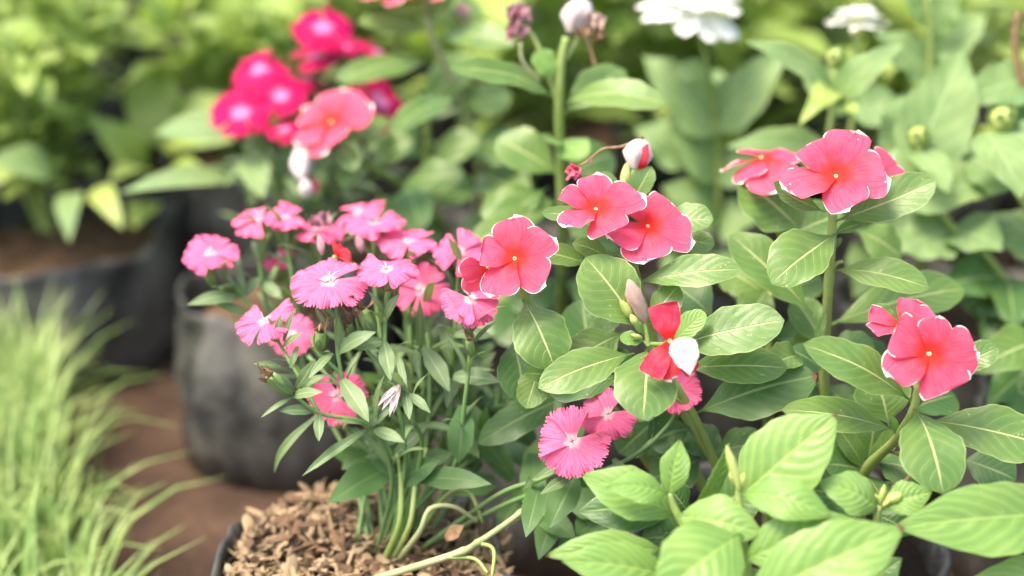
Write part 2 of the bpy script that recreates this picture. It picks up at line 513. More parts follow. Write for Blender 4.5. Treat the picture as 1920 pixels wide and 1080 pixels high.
def leaf_geo(L, w, kind, arch=0.08, fold=0.12, wave=0.03, pleat=0.0, sway=0.0, twist=0.0, skew=1.0, tipdrop=0.0, seed=0, convex=0.0, res=None):
    rg = random.Random(seed)
    nv, nu = res or RES[kind]
    t = np.linspace(0, 1, nv + 1)
    v = t if kind != 'vinca' else 1 - (1 - t) ** 1.15
    s = np.linspace(-1, 1, nu + 1)
    W = curve(PROF[kind], v) * w * 0.5
    VV, SS = np.meshgrid(v, s, indexing='ij')
    ph, ph2, f = rg.uniform(0, 6.28), rg.uniform(0, 6.28), rg.uniform(1.6, 2.8)
    asym = 1 + rg.uniform(-.10, .10) * np.sign(SS)
    nick = 1 + 0.05 * rg.random() * np.sin(VV * 9 + ph2) * np.abs(SS) + 0.035 * np.sin(VV * 17 + ph + SS * 2) * np.abs(SS) + 0.02 * np.sin(VV * 41 + ph2)
    X = SS * W[:, None] * asym * nick
    wv = np.maximum(W[:, None], 1e-6)
    Z = fold * (np.sqrt(X ** 2 + (0.06 * w) ** 2) - 0.06 * w)
    Z -= convex * X ** 2 / (w * 0.5)
    Z += wave * w * np.sin(2 * np.pi * f * VV + ph + (SS > 0) * 1.7) * np.abs(SS) ** 2 * np.sin(np.pi * VV) ** .5
    Z += wave * w * 0.5 * np.sin(2 * np.pi * (VV * 1.1 + SS * .4) + ph2)* np.sin(np.pi * VV)
    if pleat:
        q = (VV - 0.34 * np.abs(SS) ** 1.35) * 8.5 + (SS > 0) * 0.37
        fr = np.abs((q % 1.0) - 0.5) * 2              # 0 at the vein
        Z += pleat * (fr ** 0.8) * np.minimum(1, np.abs(SS) * 5) * (1 - np.abs(SS) ** 4) * np.sin(np.pi * np.clip(VV, 0, 1)) ** .4
    Y = VV * L
    mz = arch * L * np.sin(np.pi * v ** skew) - tipdrop * L * np.clip(v - 0.7, 0, 1) ** 2 * 6
    Z = Z + mz[:, None]
    X = X + (sway * L * np.sin(np.pi * v))[:, None]
    if twist:
        an = twist * (VV - 0.2)
        X, Z = X * np.cos(an) - (Z - mz[:, None]) * np.sin(an), mz[:, None] + X * np.sin(an) + (Z - mz[:, None]) * np.cos(an)
    V = np.stack([X, Y, Z], -1).reshape(-1, 3)
    U = np.stack([0.5 + SS * 0.5, VV], -1).reshape(-1, 2)
    return V, grid_faces(nv + 1, nu + 1), U

SEED = [100]
def leaf(plant, kind, b, t, wpx, roll=0.0, mat=None, wm=None, hint=None, name='leaf', label=None, **kw):
    """one leaf from base point to tip point; wpx its blade width"""
    SEED[0] += 1
    B = b if isinstance(b, Vector) else P(*b)
    Tt = t if isinstance(t, Vector) else P(*t)
    dm = 0.5 * ((B - Vector((0, 0, CAM_Z))).dot(-CB) + (Tt - Vector((0, 0, CAM_Z))).dot(-CB))
    w = wm if wm else px2m(wpx, dm)
    y = Tt - B
    n = hint if hint is not None else (UP * 0.55 + CB * 0.85)
    M = frame(y, n, B)
    if roll:
        M = M @ Matrix.Rotation(R(roll), 4, 'Y')
    V, F, U = leaf_geo(y.length, w, kind, seed=SEED[0], **kw)
    me = mesh_from('leaf', V, F, MAT[mat or LEAFMAT[kind]], U)
    o = new_obj(name, me, plant, M)
    if label:
        o['label'] = label
    return o

LEAFPOOL = {}
def pool_leaf(kind, mat, i, **kw):
    key = (kind, mat, i)
    if key not in LEAFPOOL:
        rg = random.Random(i * 31 + len(kind))
        asp = {'vinca': .46, 'pentas': .46, 'dianthus': .17, 'zinnia': .56, 'bed': .48}[kind]
        a = dict(arch=rg.uniform(.06, .16), fold=rg.uniform(.02, .22), wave=rg.uniform(.03, .07), twist=rg.uniform(-.5, .5), sway=rg.uniform(-.05, .05), tipdrop=rg.uniform(0, .12), res=(12, 6))
        if kind == 'dianthus':
            a['res'] = (9, 2)
        a.update(kw)
        V, F, U = leaf_geo(1.0, asp * rg.uniform(.85, 1.15), kind, seed=i, **a)
        LEAFPOOL[key] = mesh_from('leaf', V, F, MAT[mat], U)
    return LEAFPOOL[key]

def put_leaf(plant, kind, base, direction, L, normal, mat=None, rg=random, name='leaf'):
    me = pool_leaf(kind, mat or LEAFMAT[kind], rg.randrange(6))
    M = frame(direction, normal, base) @ Matrix.Diagonal((L, L, L, 1))
    return new_obj(name, me, plant, M)

def stem(plant, pts, r0, r1, mat='stem', name='stem', n=6, sides=8, swell=None):
    pts = [p if isinstance(p, Vector) else P(*p) for p in pts]
    path = smooth_path(pts, n)
    V, F, U = tube_geo(path, r0, r1, sides, swell)
    base = path[0]
    me = mesh_from(name, [v - base for v in V], F, MAT[mat], U)
    new_obj(name, me, plant, Matrix.Translation(base))
    return path

def at_path(path, f):
    x = f * (len(path) - 1)
    i = min(int(x), len(path) - 2)
    return path[i].lerp(path[i + 1], x - i), (path[i + 1] - path[i]).normalized()

def pairs(plant, path, fs, kind, L, spread=65, mat=None, rg=random, az0=None, each=2, jitter=18):
    """opposite leaves at the nodes of a stem, each pair turned a quarter from the last"""
    az = az0 if az0 is not None else rg.uniform(0, 180)
    for f in fs:
        p, t = at_path(path, f)
        a = t.cross(Vector((1, 0.2, 0.1))).normalized()
        b = t.cross(a)
        for k in range(each):
            an = R(az + k * 360 / each + rg.uniform(-jitter, jitter))
            out = a * math.cos(an) + b * math.sin(an)
            sp_ = R(spread + rg.uniform(-jitter, jitter))
            d = t * math.cos(sp_) + out * math.sin(sp_)
            put_leaf(plant, kind, p, d, L * rg.uniform(.75, 1.15), t + UP * 0.6, mat, rg)
        az += 90 + rg.uniform(-15, 15)

# ------------------------------------------------------------------ flowers
def facing(tilt, psi=0.0):
    """turns the disc facing the viewer so that its face looks towards image direction psi (0 up, 90 right)"""
    d = CU * math.cos(R(psi)) + CR * math.sin(R(psi))
    n = (CB * math.cos(R(tilt)) + d * math.sin(R(tilt))).normalized()
    return CB.rotation_difference(n).to_matrix(), n

VPET = [(0, .18), (.12, .32), (.30, .60), (.48, .90), (.62, 1), (.70, .985), (.78, .92), (.87, .77), (.94, .56), (.98, .33), (1, .06)]
def petal_geo(L, w, prof, nv=14, nu=12, cup=0.0, bow=0.0, curl=(0, 0), tipcurl=0.0, wave=0.02, oblique=0.0, seed=0, teeth=0, tooth=0.1, notch=0.0):
    rg = random.Random(seed)
    t = np.linspace(0, 1, nv + 1)
    v = np.sin(t * np.pi / 2) ** 1.0 * 0.5 + t * 0.5
    s = np.linspace(-1, 1, nu + 1)
    VV, SS = np.meshgrid(v, s, indexing='ij')
    W = curve(prof, v)[:, None] * w * 0.5
    X = SS * W
    tip = 1 - (0.10 if teeth else 0.03) * np.abs(SS) ** 2.0 + oblique * SS * 0.10 - notch * np.exp(-(SS / .16) ** 2)
    if teeth:
        tz = np.abs(((SS * 0.5 + 0.5) * teeth + rg.uniform(0, 1)) % 1.0 - 0.5) * 2
        amp = tooth * (0.75 + 0.5 * np.sin(SS * 9 + rg.uniform(0, 6)))
        tip = tip - amp * tz
    Y = L * (VV + (tip - 1) * np.clip((VV - .45) / .55, 0, 1) ** 1.6)
    Z = np.zeros_like(X)
    hw = w * 0.5
    for side, c in ((-1, curl[0]), (1, curl[1])):
        if c:
            x0 = 0.62 * hw
            r = hw * 0.20
            m = (SS * side > 0) & (np.abs(X) > x0)
            th = np.clip((np.abs(X) - x0) / r, 0, None) * min(abs(c), 1.6)
            nx = x0 + r * np.sin(np.clip(th, 0, 3.6))
            nz = r * (1 - np.cos(np.clip(th, 0, 3.6)))
            X = np.where(m, side * nx, X)
            Z = np.where(m, Z + np.sign(c) * nz, Z)
    ph = rg.uniform(0, 6.28)
    Z = Z + wave * L * np.sin(VV * 5 + ph + SS * 1.6) * VV + wave * L * .6 * np.sin(SS * 5 + ph) * VV ** 2
    Z += cup * X ** 2 / hw
    Z += bow * L * (np.sin(np.pi * VV * .9) - 0.15 * VV)
    if tipcurl:
        y0 = 0.74 * L
        r = 0.09 * L
        th = np.clip((Y - y0) / r, 0, 3.4) * abs(tipcurl)
        m = Y > y0
        Y2 = y0 + r * np.sin(th)
        Z = np.where(m, Z + np.sign(tipcurl) * r * (1 - np.cos(th)), Z)
        Y = np.where(m, Y2, Y)
    V = np.stack([X, Y, Z], -1).reshape(-1, 3)
    U = np.stack([0.5 + SS * 0.5, VV], -1).reshape(-1, 2)
    return V, grid_faces(nv + 1, nu + 1), U

def flower_frame(Rm, n, ang):
    y = Rm @ (CR * math.cos(R(ang)) + CU * math.sin(R(ang)))
    return y, n

def vinca_flower(plant, c, rpx, tilt, psi, petals, to=None, label=None, mat='vinca_petal', nres=(20, 16), lift=6):
    """petals: (image angle, length, width, curl left, curl right, tip curl, lift)"""
    C = P(*c)
    rad = px2m(rpx, c[2])
    Rm, n = facing(tilt, psi)
    end = P(*to) if to else C - n * 0.018 - UP * 0.010
    path = smooth_path([end, C - n * 0.010 + (end - C) * 0.15, C - n * 0.0006], 6)
    V, F, U = tube_geo(path, 0.0011, 0.0016, 8, [(0.85, .35, .08)])
    fl = new_obj('flower', mesh_from('flower', [v - C for v in V], F, MAT['calyx'], U), plant, Matrix.Translation(C))
    if label:
        fl['label'] = label
    for i, p in enumerate(petals):
        p = list(p) + [1, 1, 0, 0, 0, lift][len(p) - 1:]
        ang, ls, ws, cl, cr, tc_, lf = p
        SEED[0] += 1
        y, z = flower_frame(Rm, n, ang)
        x = y.cross(z)
        M = frame(y, z, C + y * rad * 0.03 + n * (0.0003 * i))
        M = M @ Matrix.Rotation(R(lf), 4, 'X') @ Matrix.Rotation(R(12), 4, 'Y')
        V, F, U = petal_geo(rad * ls, rad * 0.99 * ws, VPET, nres[0], nres[1], cup=-0.05, bow=0.05, curl=(cl, cr), tipcurl=tc_, wave=0.025, oblique=0.7, seed=SEED[0])
        new_obj('petal', mesh_from('petal', V, F, MAT[mat], U), fl, M)
    # pale eye round the throat
    b = Build()
    y, z = flower_frame(Rm, n, 0)
    Me = frame(n, y, C)
    Vl, Fl, Ul = lathe_geo([(0.0003, .0006), (.0005, .0013), (.0010, .0013), (.0012, .0006), (.0010, -.001)], 10)
    new_obj('eye', mesh_from('eye', Vl, Fl, MAT['eye'], Ul), fl, Me)
    return fl

DPET = [(0, .20), (.12, .26), (.30, .46), (.50, .70), (.75, .94), (.90, 1.0), (1, .98)]
def dianthus_flower(plant, c, rpx, tilt, psi, rot=0, angs=None, mat='pink_petal', droop=-6, to=None, styles=True, calyx=True, petals=5, jit=10, res=(9, 44), curlp=None, teeth=11):
    C = P(*c)
    rad = px2m(rpx, c[2])
    rg = random.Random(int(c[0] * 7 + c[1]))
    Rm, n = facing(tilt, psi)
    end = P(*to) if to else C - (n * 0.4 + UP * 0.9).normalized() * 0.022
    ax = (C - end)
    Lc = ax.length
    prof = [(.0009, 0), (.0021, .06 * Lc), (.0025, .3 * Lc), (.0023, .7 * Lc), (.0019, .86 * Lc), (.0014, .97 * Lc), (.0006, Lc)]
    V, F, U = lathe_geo(prof, 10, 5, .05)
    fl = new_obj('flower', mesh_from('flower', V, F, MAT['calyx'], U), plant, frame(ax, CB, end))
    # calyx bracts
    if calyx:
        for k in range(3):
            SEED[0] += 1
            an = rg.uniform(0, 6.28)
            side = Rm @ (CR * math.cos(an) + CU * math.sin(an))
            V, F, U = leaf_geo(Lc * rg.uniform(.7, 1.0), .0035, 'dianthus', arch=.1, fold=.3, seed=SEED[0], res=(8, 2))
            new_obj('bract', mesh_from('bract', V, F, MAT['dianthus_leaf'], U), fl, frame(ax.normalized() + side * .35, side, end))
    for i in range(petals):
        SEED[0] += 1
        ang = angs[i] if angs else rot + i * 72 + rg.uniform(-jit, jit)
        y, z = flower_frame(Rm, n, ang)
        M = frame(y, z, C + y * rad * .02 + n * (.0004 * i))
        M = M @ Matrix.Rotation(R(droop + rg.uniform(-14, 12)), 4, 'X') @ Matrix.Rotation(R(rg.uniform(-14, 14)), 4, 'Y')
        ls = rg.uniform(.94, 1.06)
        V, F, U = petal_geo(rad * ls, rad * rg.uniform(.98, 1.16), DPET, res[0], res[1], cup=rg.uniform(-.12, .12), bow=rg.uniform(.02, .10), wave=.035, seed=SEED[0], teeth=teeth, tooth=.15)
        new_obj('petal', mesh_from('petal', V, F, MAT[mat], U), fl, M)
    if styles:
        for k in range(3):
            an = rg.uniform(0, 6.28)
            side = Rm @ (CR * math.cos(an) + CU * math.sin(an))
            Ls = rad * rg.uniform(.25, .5)
            pth = smooth_path([C - n * .001, C + n * Ls * .5 + side * Ls * .15, C + n * Ls * .75 + side * Ls * .6], 4)
            V, F, U = tube_geo(pth, .00028, .00015, 5)
            new_obj('style', mesh_from('style', [v - C for v in V], F, MAT['style'], U), fl, Matrix.Translation(C))
    return fl

def pod(plant, b, t, wpx, name='calyx', mat='calyx', dried=True, dmat='dried', dl=0.9):
    """swollen calyx with the shrivelled petals still on it"""
    B, Tt = P(*b), P(*t)
    ax = Tt - B
    L = ax.length
    w = px2m(wpx, b[2]) / 2
    w *= .82
    V, F, U = lathe_geo([(w * .35, 0), (w * .75, .10 * L), (w, .32 * L), (w * .95, .6 * L), (w * .78, .85 * L), (w * .66, L), (w * .5, .97 * L)], 16, 8, .09)
    o = new_obj(name, mesh_from(name, V, F, MAT[mat], U), plant, frame(ax, CB, B))
    rb_ = random.Random(int(b[0] * 3 + b[1]))
    for k in range(4):
        SEED[0] += 1
        an = k * 1.57 + rb_.uniform(-.3, .3)
        side = (CR * math.cos(an) + CB * math.sin(an))
        side = (side - ax.normalized() * side.dot(ax.normalized())).normalized()
        V, F, U = leaf_geo(L * rb_.uniform(.75, 1.05), w * 1.3, 'dianthus', arch=.10, fold=-.15, convex=.2, seed=SEED[0], res=(8, 4))
        new_obj('bract', mesh_from('bract', V, F, MAT['dianthus_leaf'], U), o, frame(ax.normalized() + side * .16, side, B + side * w * .55))
    if dried:
        rg = random.Random(int(b[0] + b[1]))
        bd = Build()
        for k in range(7):
            V, F, U = leaf_geo(w * 3.2 * dl * rg.uniform(.6, 1.2), w * rg.uniform(.5, .9), 'dianthus', arch=rg.uniform(-.3, .4), fold=rg.uniform(.4, 1.2), wave=.3, twist=rg.uniform(-3, 3), seed=k + int(b[0]), res=(10, 4))
            M = Matrix.Rotation(rg.uniform(0, 6.28), 4, 'Y') @ Matrix.Rotation(rg.uniform(.1, 1.0), 4, 'X')
            bd.add([M @ Vector(v) for v in V], F, U)
        new_obj('dried_petals', bd.mesh('dried_petals', MAT[dmat]), o, frame(ax, CB, B + ax * .93))
    return o

def closed_bud(plant, b, t, wpx, mat, name='bud', folds=5, amp=.10, twist=2.5):
    B, Tt = P(*b), P(*t)
    ax = Tt - B
    L = ax.length
    w = px2m(wpx, b[2]) / 2
    prof = [(w * .25, 0), (w * .55, .10 * L), (w * .92, .35 * L), (w, .52 * L), (w * .86, .72 * L), (w * .5, .90 * L), (w * .12, L)]
    V, F, U = lathe_geo(prof, 20, folds, amp, twist)
    V = [v + Vector((noise.noise(v * 160), 0, noise.noise(v * 160 + Vector((9, 9, 9))))) * w * .34 for v in V]
    return new_obj(name, mesh_from(name, V, F, MAT[mat], U), plant, frame(ax, CB, B))

def crumple(plant, c, rpx, mat, name='withered_flower', n=9, seed=0, direction=None, stretch=1.0, parent_is_part=False):
    C = P(*c)
    r = px2m(rpx, c[2])
    rg = random.Random(seed)
    bd = Build()
    d0 = (direction or (UP * -1)).normalized()
    for k in range(n):
        V, F, U = leaf_geo(r * rg.uniform(1.0, 1.9) * stretch, r * rg.uniform(.5, .9), 'bed', arch=rg.uniform(-.3, .4), fold=rg.uniform(.3, 1.2), wave=.25, twist=rg.uniform(-2.5, 2.5), seed=seed * 50 + k, res=(10, 5))
        rv = Vector((rg.gauss(0, 1), rg.gauss(0, 1), rg.gauss(0, 1))).normalized()
        M = frame(d0 + rv * .55, rv.cross(d0) + Vector((.01, 0, 0)), -d0 * r * .7)
        bd.add([M @ Vector(v) for v in V], F, U)
    return new_obj(name, bd.mesh(name, MAT[mat]), plant, Matrix.Translation(C))

# ================================================================== SETTING
# ground
n = 60
gx = np.sign(np.linspace(-1, 1, n)) * np.abs(np.linspace(-1, 1, n)) ** 3 * 40
gy = np.sign(np.linspace(-1, 1, n)) * np.abs(np.linspace(-1, 1, n)) ** 3 * 40 + 1.2
V = [(x, y, 0.006 * noise.noise(Vector((x * 6, y * 6, 0))) if abs(x) < 4 and abs(y) < 5 else 0) for y in gy for x in gx]
g = new_obj('ground', mesh_from('ground', V, grid_faces(n, n), MAT['ground']))
g['kind'] = 'structure'

# ------------------------------------------------------------------ grow bags
def bag_meshes(r, h, soil_z, seed, sag=0.0, sagdir=0.0, soil_mat='soil_shaded'):
    sides = 64
    rows = [(0.0, .80), (.004, .90), (.02, .97), (.25, 1.03), (.5, 1.04), (.7, 1.01), (.85, .98), (.95, .97), (1.0, .975), (1.015, .955), (1.0, .93), (.93, .92), (.80, .92), (.70, .90)]
    V, U = [], []
    off = Vector((seed * 3.1, seed * 1.7, 0))
    for i, (fz, fr) in enumerate(rows):
        for k in range(sides):
            an = 2 * math.pi * k / sides
            c, s = math.cos(an), math.sin(an)
            hz = h + .012 * noise.noise(Vector((c * 1.8, s * 1.8, seed))) + .006 * noise.noise(Vector((c * 5, s * 5, seed + 4)))
            hz -= sag * max(0, math.cos(an - sagdir)) ** 3
            wr = noise.noise(Vector((c * 2.2, s * 2.2, fz * 1.6)) + off) * .09 + noise.noise(Vector((c * 6, s * 6, fz * 2.4)) + off) * .045
            wr += -abs(noise.noise(Vector((c * 3.4, s * 3.4, fz * 4.0)) + off)) * .06
            wr *= (1.9 if seed == 2 else 1.35) * min(1, fz * 4 + .25)
            rr = r * (fr + wr)
            V.append((rr * c, rr * s, fz * hz))
            U.append((k / sides, fz))
    F = grid_faces(len(rows), sides, 0, True)
    me = mesh_from('bag', V, F, MAT['bag'], U)
    V = [(0, 0, soil_z + .006)]
    F = []
    rings = 12
    for i in range(1, rings + 1):
        for k in range(40):
            an = 2 * math.pi * k / 40
            q = i / rings
            sr = r * (.80 if seed == 2 else .92)
            x, y = sr * q * math.cos(an), sr * q * math.sin(an)
            V.append((x, y, soil_z + .006 * (1 - q * q) * 1.2 + .010 * noise.noise(Vector((x * 30, y * 30, seed))) - (.008 * q ** 6)))
    for k in range(40):
        F.append((0, 1 + k, 1 + (k + 1) % 40))
    for i in range(rings - 1):
        for k in range(40):
            a = 1 + i * 40 + k
            b = 1 + i * 40 + (k + 1) % 40
            F.append((a, a + 40, b + 40, b))
    so = mesh_from('soil', V, F, MAT[soil_mat])
    return me, so

def grow_bag(x, y, r, h, seed, label, group=None, sag=0.0, sagdir=-math.pi / 2, soil=None, meshes=None):
    t = thing('grow_bag', label, 'grow bag', (x, y, 0), group)
    sz = soil if soil is not None else h - .022
    a, b = meshes or bag_meshes(r, h, sz, seed, sag, sagdir, 'soil' if seed in (1, 2, 3, 4) and not meshes else 'soil_shaded')
    M = Matrix.Translation((x, y, -0.003))
    new_obj('bag', a, t, M)
    new_obj('soil', b, t, M)
    return t

FRONT = (-0.084, 0.712)
bag_front = grow_bag(*FRONT, .092, .146, 1, 'black plastic grow bag heaped with pale wood chips under the pink dianthus', soil=.130, sag=.026, sagdir=R(95))
BAG2 = (-0.198, 1.110)
grow_bag(*BAG2, .088, .148, 2, 'wrinkled dusty black grow bag on the bare brown soil beside the grass', soil=.131)
BAG3 = (-0.455, 1.330)
grow_bag(*BAG3, .128, .136, 3, 'wide sagging black grow bag behind the grass holding a bushy green plant', sag=.016, sagdir=R(-68), soil=.106)
BAG4 = (-0.285, 1.475)
grow_bag(*BAG4, .095, .165, 4, 'black grow bag with a creased rim behind the wide sagging bag')
AB = (0.172, 0.765)
grow_bag(*AB, .103, .126, 5, 'black grow bag hidden under the coral periwinkles', soil=.112)
PB = (0.140, 0.575)
grow_bag(*PB, .082, .126, 6, 'black grow bag under the bright green broad-leaved plant', soil=.112)
PE = (0.372, 0.640)
grow_bag(*PE, .092, .126, 7, 'black grow bag under the big leaf beside the periwinkles', soil=.112)
VD = (0.035, 0.985)
grow_bag(*VD, .090, .155, 8, 'black grow bag under the tall periwinkle with withered flowers')
VE = (-0.030, 1.205)
grow_bag(*VE, .090, .155, 9, 'black grow bag between the magenta dianthus and the zinnias')
Z1, Z2, Z3 = (0.165, 1.160), (0.350, 1.090), (0.415, 0.890)
grow_bag(*Z1, .085, .155, 10, 'black grow bag under the zinnia with the open white flower')
grow_bag(*Z2, .085, .155, 11, 'black grow bag under the zinnia with the small white flower')
grow_bag(*Z3, .090, .155, 12, 'black grow bag under the zinnia with round green buds')

# wood chips on the front bag: the biggest as pieces, the rest joined
def chip_geo(rg):
    L, w, h = 1.0, rg.uniform(.20, .36), rg.uniform(.06, .14)
    V, k = [], 6
    for i, (y, f) in enumerate(((-.5, .35), (-.28, .9), (.1, 1.0), (.36, .8), (.5, .25))):
        bz = .12 * math.sin(y * 3 + rg.uniform(-1, 1))
        for j in range(k):
            an = 2 * math.pi * j / k
            V.append(Vector((w / 2 * f * math.cos(an) * rg.uniform(.8, 1.15), L * y + rg.uniform(-.04, .04), h / 2 * f * math.sin(an) * rg.uniform(.8, 1.2) + bz)))
    F = grid_faces(5, k, 0, True) + [tuple(range(k))[::-1], tuple(range(4 * k, 5 * k))]
    return V, F
rgc = random.Random(5)
CHIPS = [chip_geo(random.Random(i)) for i in range(8)]
CHIPM = [mesh_from('wood_chip', v, f, MAT['chip' if i < 5 else 'chip_dark'], smooth=False) for i, (v, f) in enumerate(CHIPS)]
for m_ in CHIPM:
    m_.set_sharp_from_angle(angle=R(35)) if hasattr(m_, 'set_sharp_from_angle') else None
def mound(x, y):
    q = math.hypot(x, y) / .088
    hump = .011 * math.exp(-(((x + .040) / .035) ** 2 + ((y - .045) / .035) ** 2))
    return .134 + .008 * max(0, 1 - q * q) + hump + .004 * noise.noise(Vector((x * 40, y * 40, 3)))
rest = Build()
for i in range(2300):
    q = math.sqrt(rgc.random()) * .084
    an = rgc.uniform(0, 6.283)
    x, y = q * math.cos(an), q * math.sin(an)
    top = i < 300
    L = rgc.uniform(.011, .022) if top else rgc.uniform(.004, .013)
    z = mound(x, y) + (rgc.uniform(.002, .007) if top else rgc.uniform(-.003, .004))
    M = Matrix.Translation((FRONT[0] + x, FRONT[1] + y, z)) @ Matrix.Rotation(rgc.uniform(0, 6.28), 4, 'Z') @ Matrix.Rotation(rgc.gauss(0, .45), 4, 'X') @ Matrix.Rotation(rgc.uniform(-.8, .8), 4, 'Y') @ Matrix.Diagonal((L, L, L, 1))
    k = rgc.randrange(8)
    if top:
        new_obj('wood_chip', CHIPM[k], bag_front, M)
    else:
        v, f = CHIPS[k]
        rest.add([M @ p - Vector((FRONT[0], FRONT[1], 0)) for p in v], f)
o = new_obj('small_chips', rest.mesh('small_chips', MAT['chip'], False), bag_front, Matrix.Translation((FRONT[0], FRONT[1], 0)))
o['kind'] = 'stuff'

# ------------------------------------------------------------------ grass
rg = random.Random(11)
V, F = [], []
cnt = 0
while cnt < 9000:
    x, y = rg.uniform(-1.15, -.17), rg.uniform(.55, 1.22)
    edge = -.330 - (y - .91) * .36 + .035 * noise.noise(Vector((x * 9, y * 9, 1)))
    if x > edge and rg.random() > .035 * math.exp(-(x - edge) / .05):
        continue
    if math.hypot(x - BAG3[0], y - BAG3[1]) < .135:
        continue
    clump = noise.noise(Vector((x * 14, y * 14, 5)))
    if rg.random() < .35 - clump:
        continue
    cnt += 1
    L = rg.uniform(.06, .15) * (1 + .4 * clump) * (.7 if x > edge else 1)
    w = rg.uniform(.0014, .0038)
    az = rg.gauss(R(35), 1.7)
    lean = rg.uniform(.15, 1.25)
    d = Vector((math.cos(az), math.sin(az), 0))
    sdv = Vector((-d.y, d.x, 0))
    p = Vector((x, y, 0))
    o0 = len(V)
    el = R(88) - lean * .25
    for i in range(5):
        f = i / 4
        ww = w * (1 - f ** 1.6) + .0001
        V += [tuple(p - sdv * ww), tuple(p + sdv * ww)]
        step = L / 4
        p = p + (d * math.cos(el) + Vector((0, 0, 1)) * math.sin(el)) * step
        el -= lean * .32 + rg.uniform(-.05, .1)
    for i in range(4):
        a = o0 + i * 2
        F.append((a, a + 1, a + 3, a + 2))
go = new_obj('grass', mesh_from('grass', V, F, MAT['grass']))
go['kind'] = 'stuff'
go['label'] = 'long pale green grass growing beside the black grow bags'
go['category'] = 'grass'
# ================================================================== PLANTS
# ------------------------------------------------------------------ pink dianthus in the front bag
dp = thing('dianthus_plant', 'pink fringed dianthus growing in the grow bag of wood chips', 'dianthus', (FRONT[0] + .012, FRONT[1] + .005, .145))
ROOT = Vector((FRONT[0] + .012, FRONT[1] + .005, .142))
def rt(dx=0, dy=0):
    return ROOT + Vector((dx, dy, 0))
rgd = random.Random(21)
DS = 'dianthus_stem'
def dstem(pts, r0=.0017, r1=.0010, fs=(.3, .5, .68, .84), L=.030, mat=DS):
    nodes = [(f, .45, .012) for f in fs]
    pth = stem(dp, pts, r0, r1, mat, swell=nodes)
    if fs:
        pairs(dp, pth, fs, 'dianthus', L, 48, rg=rgd)
    return pth
dstem([rt(-.008), (735, 900, .812), (695, 800, .787), (600, 775, .78), (548, 738, .776)], .0015, .0010, (.30, .45), .034)
dstem([(690, 797, .787), (650, 735, .785), (632, 650, .780), (630, 562, .778)], .0014, .0010, (.35, .62), .022)
dstem([(598, 775, .78), (560, 705, .782), (530, 655, .786), (510, 618, .79)], .0013, .0009, (.5, .8), .016)
dstem([rt(.000, -.006), (760, 850, .80), (726, 690, .786), (722, 600, .783), (724, 545, .781)], .0015, .0010, (.4, .55, .72, .85), .026)
dstem([(726, 690, .786), (690, 660, .785), (672, 612, .784), (668, 590, .784)], .0012, .0010, (.5,), .02)
dstem([(640, 700, .783), (606, 668, .781), (598, 640, .78)], .0012, .0010, (.5,), .018)
dstem([rt(.006, .004), (795, 860, .825), (806, 700, .828), (798, 600, .832), (792, 565, .831)], .0015, .0010, (.35, .52, .66, .8), .032)
dstem([rt(.010, -.002), (850, 880, .81), (872, 750, .792), (882, 650, .782), (882, 600, .777)], .0015, .0010, (.4, .6, .75, .88), .028)
dstem([rt(-.012, .006), (650, 850, .86), (560, 700, .868), (460, 560, .86), (410, 500, .853)], .0015, .0010, (.45, .6, .75, .9), .030)
dstem([rt(-.010, .010), (660, 820, .875), (530, 650, .88), (490, 520, .875), (487, 440, .872)], .0015, .0010, (.4, .55, .7, .82, .93), .030)
dstem([rt(-.004, .012), (690, 800, .87), (570, 620, .875), (545, 500, .872), (535, 425, .87)], .0015, .0010, (.45, .6, .75, .9), .028)
dstem([rt(.004, .012), (750, 820, .86), (715, 640, .855), (702, 520, .852), (703, 450, .85)], .0015, .0010, (.4, .55, .7, .85), .030)
dstem([rt(.008, .012), (780, 820, .86), (770, 640, .85), (768, 540, .845), (766, 480, .842)], .0015, .0010, (.4, .55, .7, .85), .030)
dstem([rt(.012, .010), (840, 820, .85), (850, 660, .835), (858, 540, .825), (860, 492, .822)], .0015, .0010, (.4, .55, .7, .85), .030)
dstem([rt(.000, .016), (700, 800, .89), (640, 620, .88), (605, 500, .872), (598, 445, .866)], .0016, .0010, (.45, .6, .75, .9), .028)
dstem([(650, 735, .80), (600, 690, .82), (565, 655, .83), (550, 640, .83)], .0012, .0009, (.5,), .02)
dstem([(735, 850, .81), (700, 800, .803), (660, 770, .80), (640, 760, .80)], .0012, .0009, (.5,), .02)
dstem([rt(.004, -.004), (790, 850, .80), (775, 790, .775), (765, 740, .768), (757, 724, .766)], .0014, .0010, (.45, .65, .85), .024)
dstem([rt(.016, .002), (930, 930, .80), (1010, 900, .780), (1050, 880, .770), (1070, 850, .762)], .0015, .0010, (.45, .65), .034)
dstem([rt(.018, .006), (960, 940, .81), (1080, 900, .785), (1125, 840, .775), (1138, 800, .770)], .0015, .0010, (.5, .7), .034)
dstem([(1080, 900, .785), (1180, 860, .785), (1250, 800, .785), (1272, 760, .782)], .0014, .0010, (.5,), .028)
dstem([rt(.02, .016), (900, 860, .86), (935, 760, .85), (940, 690, .84)], .0015, .0010, (.45, .65, .85), .036)
dstem([rt(-.002, .02), (770, 830, .89), (820, 730, .88), (840, 640, .87)], .0015, .0010, (.4, .6, .8, .95), .036)
for k in range(9):
    bx, by = rgd.uniform(690, 930), rgd.uniform(640, 800)
    dstem([rt(rgd.uniform(-.015, .015), rgd.uniform(0, .02)), (760 + (bx - 760) * .5, 900, .84), (bx, by + 60, .85), (bx + rgd.uniform(-15, 15), by, rgd.uniform(.82, .87))], .0015, .0010, (.45, .6, .72, .84, .95), .034)
dstem([rt(-.02, .006), (690, 860, .85), (650, 800, .845), (640, 760, .84)], .0016, .001, (.4, .7, .95), .034)
